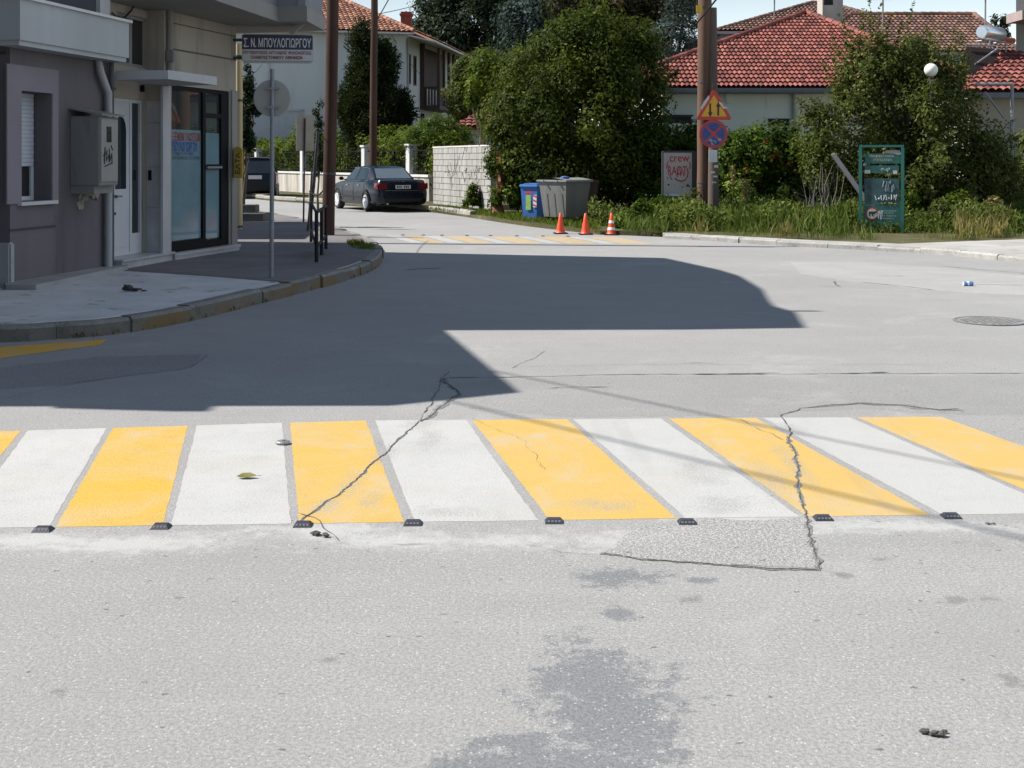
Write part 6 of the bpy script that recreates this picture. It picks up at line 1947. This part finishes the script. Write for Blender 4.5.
tree('broad_tree', 'bluish dark tree rising between the dark tree and the big olive tree', 'tree', (P(555, 160, 70).x, 70, 0),
     [blob(*b) for b in ((555, 10, 70, 44, 36), (530, 40, 70, 34, 40), (585, 20, 70, 36, 36), (560, 60, 70, 50, 50), (560, 115, 70, 40, 50))], L_blue, 420, 70, .75, .25, .35, shell=.6)
tree('broad_tree', 'bronze leaved dark tree behind the top of the big olive tree', 'tree', (P(620, 160, 60).x, 60, 0),
     [blob(*b) for b in ((610, 5, 60, 44, 26), (650, 12, 60, 34, 34), (585, 0, 60, 36, 24), (640, 50, 60, 30, 40), (670, -5, 60, 30, 24), (630, 100, 60, 30, 50))], L_red, 420, 70, .6, .22, .3, shell=.6)
tree('spruce_tree', 'blue grey spruce between the bronze tree and the tall wooden pole', 'tree', (P(672, 160, 52).x, 52, 0),
     [blob(*b) for b in ((672, 42, 52, 26, 30), (655, 62, 52, 26, 20), (688, 66, 52, 26, 22), (670, 80, 52, 40, 22), (684, 20, 52, 18, 26), (690, -5, 52, 16, 22), (672, 110, 52, 40, 34))], L_blue, 260, 80, .5, .16, .25, aspect=.25, shell=.55, flat=.5)
tree('cypress_tree', 'dark pointed cypress with two tips beside the white house', 'tree', (P(374, 160, 56).x, 56, 0),
     [blob(*b) for b in ((362, 52, 56, 11, 24), (384, 62, 56, 11, 20), (372, 84, 56, 24, 30), (374, 115, 56, 33, 32), (378, 140, 56, 33, 26), (360, 110, 56, 20, 28), (395, 112, 56, 16, 22), (362, 36, 56, 5, 12))], L_cyp, 620, 130, .36, .15, .2, aspect=.35, shell=.6, droop=-.4, face=False)
tree('leafy_tree', 'light lime green young tree left of the big olive tree', 'tree', (P(482, 160, 47).x, 47, 0),
     [blob(*b) for b in ((484, 68, 47, 15, 14), (474, 86, 47, 15, 14), (491, 90, 47, 11, 14), (481, 98, 47, 12, 8))], L_lime, 110, 60, .32, .15, .12, shell=.5)
tree('leafy_tree', 'mottled green tree with pale leaves just above the lime green one', 'tree', (P(492, 160, 56).x, 56, 0),
     [blob(*b) for b in ((486, 62, 56, 14, 14), (470, 74, 56, 16, 16), (494, 84, 56, 12, 18), (462, 98, 56, 14, 22))], L_bush, 110, 60, .36, .17, .15, shell=.5)
tree('feathery_shrub', 'feathery drooping conifer shrub above the railing and hedge', 'shrub', (P(448, 160, 49.5).x, 49.5, 0),
     [blob(*b) for b in ((430, 134, 49.5, 26, 12), (450, 130, 49.5, 20, 12), (440, 122, 49.5, 16, 9), (462, 137, 49.5, 16, 9), (445, 146, 49.5, 26, 12), (418, 142, 49.5, 22, 10))], L_hedge, 190, 80, .32, .13, .12, aspect=.22, shell=.45, flat=.45, droop=.7)
# hedge behind the railing
hb = []
for i in range(26):
    p = W0 + dW * (LW * i / 25) - nW * .9; hb.append((p.x, p.y, 1.65 + .2 * math.sin(i * 1.7), .85, .7, 1.25 + .15 * math.sin(i * 2.3)))
tree('garden_hedge', 'glossy green hedge growing behind the dark railing', 'hedge', tuple(W0.lerp(W1, .6) - nW * .9), hb, L_lime, 800, 70, .34, .15, .06, shell=.6, limbs=30)
# ivy wall end
tree('ivy_stump', 'ivy covered rusty brown stump at the end of the block wall', 'tree', (P(499, 160, 35.4).x, 35.4, .05),
     [blob(*b) for b in ((493, 164, 35.5, 5, 14), (509, 168, 35.6, 8, 18), (514, 190, 35.4, 12, 18), (494, 200, 35.3, 6, 10), (522, 185, 35.6, 10, 20))], L_hedge, 90, 55, .2, .1, .16, bark=mat('rusty_bark', (.2, .085, .035), .9, .4, 6, streak=True), limbs=6, trunk_top=P(499, 152, 35.4))
b = G(473.5, 209, .09)
tree('wild_sapling', 'bright small sapling growing in front of the block wall', 'plant', tuple(b), [blob(*q) for q in ((473, 190, b.y, 5, 5), (474, 198, b.y, 6, 6), (469, 203, b.y, 5, 4), (478, 203, b.y, 4, 4))], L_lime, 26, 40, .13, .12, .02, limbs=6)
# shrub by the shop corner
tree('climbing_shrub', 'thin dark climbing shrub showing beside the cream post', 'shrub', (P(243, 160, 31).x, 31, .05),
     [blob(*b) for b in ((248, 82, 31, 4, 10), (250, 100, 31, 7, 10), (256, 108, 31, 5, 5), (247, 122, 31, 6, 14), (248, 142, 31, 5, 9), (247, 70, 31, 2.5, 6))], L_cyp, 90, 40, .13, .1, .05, limbs=10)
q = blob(318, 108, 40, 4, 12)
tree('climbing_shrub', 'narrow dark shrub peeking out left of the thick wooden pole', 'shrub', (P(318, 160, 40).x, 40, 0), [q, blob(319, 130, 40, 4, 14), blob(318, 160, 40, 5, 18)], L_cyp, 40, 40, .14, .1, .04, limbs=6)

# hedges by the bungalow
tree('garden_hedge', 'green hedge below the bungalow window left of the signs', 'hedge', (P(670, 160, 35.5).x, 35.5, 0),
     [blob(*b) for b in ((660, 142, 35.5, 26, 18), (690, 140, 35.5, 26, 16), (715, 152, 35.5, 20, 20), (640, 160, 35.5, 30, 34), (680, 170, 35.5, 36, 34), (715, 175, 35.5, 26, 34), (655, 195, 35, 30, 18))], L_hedge, 300, 65, .28, .13, .08, shell=.6)
fl = [blob(*b) for b in ((738, 158, 33, 28, 24), (770, 154, 33, 30, 26), (800, 150, 33, 26, 26), (745, 185, 33, 34, 30), (785, 185, 33, 34, 30), (822, 180, 33, 26, 34))]
o = tree('flowering_hedge', 'dark green hedge dotted with red flowers right of the signs', 'hedge', (P(775, 160, 33).x, 33, 0), fl, L_hedge, 330, 70, .27, .12, .08, shell=.6)
pts = []
for px, py in ((773, 157), (780, 156), (789, 164), (787, 166), (796, 171), (798, 172), (748, 170), (746, 178), (752, 188), (760, 180), (765, 142), (772, 158), (745, 181)):
    c = P(px, py, 32.1)
    for i in range(9): pts.append(c + Vector(RNG.normal(0, .035, 3)))
pts = np.array(pts); leaf_mesh('flowers', pts, np.tile([0, -1, .3], (len(pts), 1)), np.full(len(pts), .055), RNG.random(len(pts)), L_flow, o, .7)

# the big ragged bush on the right
YB2 = 30.6
shoots = ([], [], [])
for px, py0, py1, dx in ((871, 40, -6, -2), (878, 45, 2, 3), (866, 50, 12, -6), (885, 46, 14, 7), (897, 50, 22, 6), (853, 60, 26, -4), (906, 44, -5, 12), (860, 60, 8, 3), (925, 60, 30, 5), (945, 75, 44, 6), (838, 80, 58, -6), (960, 95, 72, 8)):
    for i in range(55):
        u = random.random(); p = P(px + dx * u * u + random.gauss(0, 1.0), py0 + (py1 - py0) * u, YB2 + random.gauss(0, .05))
        shoots[0].append(p); shoots[1].append((random.gauss(0, .6), random.gauss(0, .6), .6)); shoots[2].append(.5 + random.gauss(0, .15))
ex = (np.array(shoots[0]), np.array(shoots[1]), np.array(shoots[2]))
tree('ragged_bush', 'huge ragged dusty green bush overgrowing the house behind the board', 'bush', (P(890, 160, YB2).x, YB2, .05),
     [blob(*b) for b in ((882, 92, YB2, 50, 40), (868, 64, YB2, 32, 28), (906, 62, YB2, 34, 26), (940, 70, YB2 + .2, 26, 22), (850, 132, YB2, 46, 38), (915, 118, YB2, 56, 44), (955, 160, YB2, 46, 36), (900, 168, YB2 - .3, 62, 40), (838, 168, YB2, 32, 34), (988, 188, YB2, 34, 24), (878, 58, YB2, 26, 24), (925, 78, YB2, 28, 22), (856, 84, YB2, 26, 22), (950, 200, YB2 - .4, 44, 26),
                         (1008, 180, YB2 + .3, 20, 24), (818, 118, YB2, 16, 18), (960, 118, YB2, 26, 20), (984, 140, YB2, 22, 18), (895, 205, YB2, 60, 20), (930, 112, 29.5, 22, 30), (934, 165, 29.4, 26, 30), (931, 105, 29.15, 13, 20, .35), (932, 140, 29.1, 14, 24, .35), (931, 180, 29.1, 14, 24, .35), (970, 165, YB2, 30, 30), (995, 160, YB2, 20, 30), (940, 90, YB2, 24, 18), (965, 100, YB2, 18, 14))],
     L_bush, 900, 66, .27, .095, .12, shell=.5, inner=.35, limbs=60, extra=ex, shoots=150, shoot_len=.7)
# bare twigs inside
m = MB()
rs = random.Random(5)
for i in range(34):
    b = Vector((P(rs.uniform(800, 835), 160, 29.4).x, 29.4 + rs.uniform(-.2, .3), VZ)); e = b + Vector((rs.uniform(-.7, .4), rs.uniform(-.3, .2), rs.uniform(.6, 1.6)))
    md = b.lerp(e, .5) + Vector((rs.uniform(-.15, .15), 0, rs.uniform(0, .25))); m.tube([b, md, e], [.012, .009, .004], 5)
tag(m.build('dry_twigs', mat('twig_grey', (.22, .19, .16), .9, .2)), 'bare pale dry twigs sticking up left of the leaning beam', 'twigs')
tree('garden_hedge', 'dark low hedge at the right edge beyond the ragged bush', 'hedge', (P(1010, 160, 32.5).x, 32.5, 0),
     [blob(*b) for b in ((1005, 190, 32.5, 30, 34), (1040, 180, 32.5, 40, 46), (1090, 185, 32.5, 44, 46), (975, 205, 32, 26, 22))], L_bush, 240, 60, .3, .11, .08, shell=.6)
# far conifers
for px, h, lb in ((996.5, 14, 'tiny distant dark conifer left of its twin beside the solar tank'), (1004, 15, 'tiny distant dark conifer right of its twin beside the solar tank')):
    b = P(px, 160, 140); b.z = 0
    tree('distant_conifer', lb, 'tree', tuple(b), [blob(px, 22, 140, 2.2, 6), blob(px, 34, 140, 4, 9), blob(px, 60, 140, 6, 30), blob(px, 110, 140, 7, 50)], L_dark, 160, 24, .5, .5, .25, limbs=4, group='far conifers')
# leaning twig of a neighbouring tree at right
m = MB(); m.tube([P(1040, 50, 28.5), P(1020, 62, 28.5), P(1005, 66, 28.5), P(992, 76, 28.5)], [.03, .025, .015, .006], 6)
# background tree line far away
fb = []
rs = random.Random(8)
for i in range(40):
    x = -120 + i * 6.2; fb.append((x, 170 + rs.uniform(-8, 8), rs.uniform(3, 5.5), 6, 5, rs.uniform(4, 7)))
pts, dirs, tones, C = crown_points(fb, 900, 26, 1.6, .6)
ok = pts[:, 2] > 0
o = leaf_mesh('treeline', pts[ok], dirs[ok], np.full(ok.sum(), .9), tones[ok], L_dark, None, .6, .3, 'stuff'); o['label'] = 'distant line of dark trees far behind the houses'; o['category'] = 'treeline'

# ------------------------------------------------------------------ verge grass and weeds
def blades(name, zones, matl, hmin, hmax, asp, label):
    P_, S_, T_ = [], [], []
    for (poly_px, n, hs) in zones:
        pg = [G(a, b_, VZ if name != 'kerb_grass' else KH) for a, b_ in poly_px]; xs = [p.x for p in pg]; ys = [p.y for p in pg]
        c = 0; tries = 0
        # clumpy placement
        cl = []
        while c < n and tries < n * 20:
            tries += 1
            if not cl or random.random() < .06:
                x, y = random.uniform(min(xs), max(xs)), random.uniform(min(ys), max(ys)); cl = [x, y, random.uniform(.5, 1.3), random.gauss(0, .14)]
            x, y = random.gauss(cl[0], .13), random.gauss(cl[1], .16)
            ins = False
            for i in range(len(pg)):
                a, b_ = pg[i], pg[i - 1]
                if (a.y > y) != (b_.y > y) and x < (b_.x - a.x) * (y - a.y) / (b_.y - a.y) + a.x: ins = not ins
            if not ins: continue
            h = random.uniform(hmin, hmax) * cl[2] * hs; c += 1
            if 7.1 < x < 8.8 and y < 27.0: h *= .35
            P_.append((x, y, (VZ if name != 'kerb_grass' else KH) - .02 + h * .5)); S_.append(h); T_.append(.5 + cl[3] + random.gauss(0, .13))
    P_ = np.array(P_); d = np.tile([0, 0, 1.6], (len(P_), 1))
    o = leaf_mesh(name, P_, d, np.array(S_), np.array(T_), matl, None, asp, 0, 'stuff'); o['label'] = label; o['category'] = name.replace('_', ' ')
vz1 = [(655, 233.2), (768, 238.4), (870, 242), (905, 243.2), (980, 240), (1030, 237), (1100, 215), (1000, 212), (860, 216), (760, 213), (690, 213), (600, 214), (600, 226)]
blades('weeds', [(vz1, 11000, .85), ([(624, 231.2), (645, 232.6), (668, 233.4), (668, 220), (616, 221)], 2600, 1.0), ([(720, 232), (860, 236), (860, 222), (720, 222)], 5000, 1.5)], L_weed, .10, .42, .07, 'tall mixed weeds and grass covering the verge')
blades('dry_grass', [([(955, 240), (1000, 239), (1015, 230), (960, 228)], 1500, 1.3), (vz1, 2500, .9), ([(975, 239), (1090, 237), (1090, 228), (980, 230)], 900, .5)], L_dry, .15, .42, .08, 'dry straw coloured grass among the verge weeds')
blades('low_grass', [([(420, 209), (470, 214.2), (530, 223), (560, 226.5), (600, 231), (600, 222), (520, 215), (440, 208)], 9000, .5), ([(400, 206.5), (440, 210), (440, 207)], 600, .4)], L_lime, .12, .34, .14, 'short bright grass along the block wall and bins')
o = blades('kerb_grass', [([(352, 248), (374, 251), (376, 247), (360, 241.5), (345, 241)], 1100, .5)], L_lime, .07, .2, .12, 'tuft of grass on the tip of the corner pavement')
# broad leaved low weeds between the blades
P_, T_ = [], []
while len(P_) < 24000:
    x, y = random.uniform(1.8, 14), random.uniform(26.2, 30.2)
    front = 29.2 if x < 3.2 else 27.4 - .9 * min(1, max(0, (x - 3.2) / 5.5))
    if y < front: continue
    cx = math.sin(x * 2.1 + y) * math.sin(x * .9 - y * 1.3) * .5 + .5
    if random.random() > .25 + cx: continue
    if 7.1 < x < 8.8 and y < 27.0: cx *= .15
    P_.append((x + random.gauss(0, .03), y, VZ + random.random() ** 1.5 * (.2 + .55 * cx))); T_.append(.35 + .35 * cx + random.gauss(0, .14))
o = leaf_mesh('leafy_weeds', np.array(P_), np.tile([0, -.2, .7], (len(P_), 1)), .06 + .08 * RNG.random(len(P_)), np.array(T_), L_weed, None, .5, .2, 'stuff'); o['label'] = 'broad leaved low weeds mixed into the verge grass'; o['category'] = 'weeds'
# weeds rooted along the kerb foot
P_, S_, T_ = [], [], []
for p in KERB[20:75]:
    if p.y > 21: continue
    for i in range(random.choice([0, 0, 2, 5, 9])):
        q = p + Vector((random.gauss(0, .02) , random.gauss(0, .05) - .03, 0)); h = random.uniform(.02, .07); P_.append((q.x, q.y, h * .5)); S_.append(h); T_.append(random.random())
o = leaf_mesh('kerb_weeds', np.array(P_), np.tile([0, 0, 1.2], (len(P_), 1)), np.array(S_), np.array(T_), L_weed, None, .2, 0, 'stuff'); o['label'] = 'tiny weeds along the foot of the stone kerb'; o['category'] = 'weeds'
# leafy wild shrubs on the verge
for px, py, Y, r, lf, lb, n in ((634, 222, 28.6, 19, L_hedge, 'bushy green wild shrub behind the striped cone', 70), (655, 217, 29.6, 18, L_hedge, 'dark leafy wild shrub under the poster box', 90), (688, 215, 29.2, 14, L_bush, 'small dusty shrub at the foot of the tall wooden pole', 36),
                                (742, 205, 30.3, 12, L_weed, 'tall pale weed clump right of the double pole', 30), (955, 215, 28.3, 18, L_lime, 'bright weed shrub under the ragged bush right of the board', 50), (935, 222, 27.8, 14, L_bush, 'dusty low shrub between the board and the bright weed shrub', 36),
                                (985, 222, 28.2, 13, L_dry, 'straw yellow dry shrub near the right edge of the verge', 40), (905, 212, 28.4, 12, L_lime, 'slender bright weeds directly behind the right post of the board', 28)):
    c = P(px, py, Y); b = (c.x, Y, VZ)
    tree('wild_shrub', lb, 'shrub', b, [(c.x, Y, c.z, r * Y / F, r * Y / F * .8, max(.2, c.z - VZ + .1)), (c.x + .2, Y + .1, c.z + .15, r * Y / F * .6, .3, .35)], lf, n, 60, .16, .085, .02, limbs=12, shell=.4)
# flower spikes (mullein-like) among the weeds
for px, y0, y1, lb in ((733, 215, 166, 'tall pale flower spike, left one of two right of the double pole'), (746, 216, 182, 'shorter pale flower spike right of the tall one by the double pole'), (972, 232, 195, 'pale flower spike rising from the dry grass at the right')):
    Y = 29.3; b = P(px, 160, Y); e = P(px, y1, Y); e0 = P(px, y1 + 18, Y); t = thing('flower_spike', (b.x, Y, VZ), lb, 'plant')
    m = MB(); m.tube([(b.x, Y, VZ - .03), tuple(e)], [.015, .008], 6); m.build('stem', L_weed, t)
    pts = np.array([e0.lerp(e, random.random()) + Vector(RNG.normal(0, .03, 3)) for _ in range(260)]); leaf_mesh('flowers', pts, RNG.normal(0, 1, (260, 3)), np.full(260, .05), .4 + .5 * RNG.random(260), L_dry, t, .6)

# ================================================================== LIGHT, SKY, CAMERA
EL, trav = R(46), Vector((.991, -.13, 0)).normalized()
d = Vector((trav.x * math.cos(EL), trav.y * math.cos(EL), -math.sin(EL)))
su = bpy.data.lights.new('sun', 'SUN'); su.energy = 5.0; su.angle = R(.53); su.color = (1, .965, .92)
so = bpy.data.objects.new('sun', su); COL.objects.link(so); so.rotation_euler = d.to_track_quat('-Z', 'Y').to_euler(); so.location = (-20, 10, 30)
w = bpy.data.worlds.new('World'); sc.world = w; w.use_nodes = True
nt = w.node_tree; bg = nt.nodes['Background']
sk = nt.nodes.new('ShaderNodeTexSky'); sk.sky_type = 'NISHITA'; sk.sun_disc = False; sk.sun_elevation = EL
sk.sun_rotation = math.atan2(trav.x, -trav.y) ; sk.altitude = 100; sk.air_density = 1.5; sk.dust_density = 1.2; sk.ozone_density = 3.0
# pale summer haze brightens the sky towards the horizon, all round
tcw = nt.nodes.new('ShaderNodeTexCoord'); spw = nt.nodes.new('ShaderNodeSeparateXYZ'); nt.links.new(tcw.outputs['Generated'], spw.inputs[0])
hz_ = smooth(nt, spw.outputs['Z'], .28, .0, 0, 1)
hz2 = math_(nt, 'POWER', hz_, 2.0)
hcol = mix(nt, math_(nt, 'MULTIPLY', hz2, .8), sk.outputs[0], (13.2, 15.2, 17.6))
nt.links.new(hcol, bg.inputs['Color']); bg.inputs['Strength'].default_value = .062
cam = bpy.data.cameras.new('camera'); co = bpy.data.objects.new('camera', cam); COL.objects.link(co)
co.location = (0, 0, CH); co.rotation_euler = (R(90), 0, 0)
cam.sensor_width = 36; cam.lens = 36 * F / 1024; cam.shift_y = -(384 - YH) / 1024; cam.clip_end = 2000; cam.clip_start = .05
sc.camera = co
sc.render.engine = 'CYCLES'
sc.view_settings.view_transform = 'Standard'; sc.view_settings.look = 'None'; sc.view_settings.gamma = 1; sc.view_settings.use_curve_mapping = False
sc.view_settings.exposure = 0.8
sc.cycles.use_denoising = True
sc.cycles.max_bounces = 6; sc.cycles.transparent_max_bounces = 4
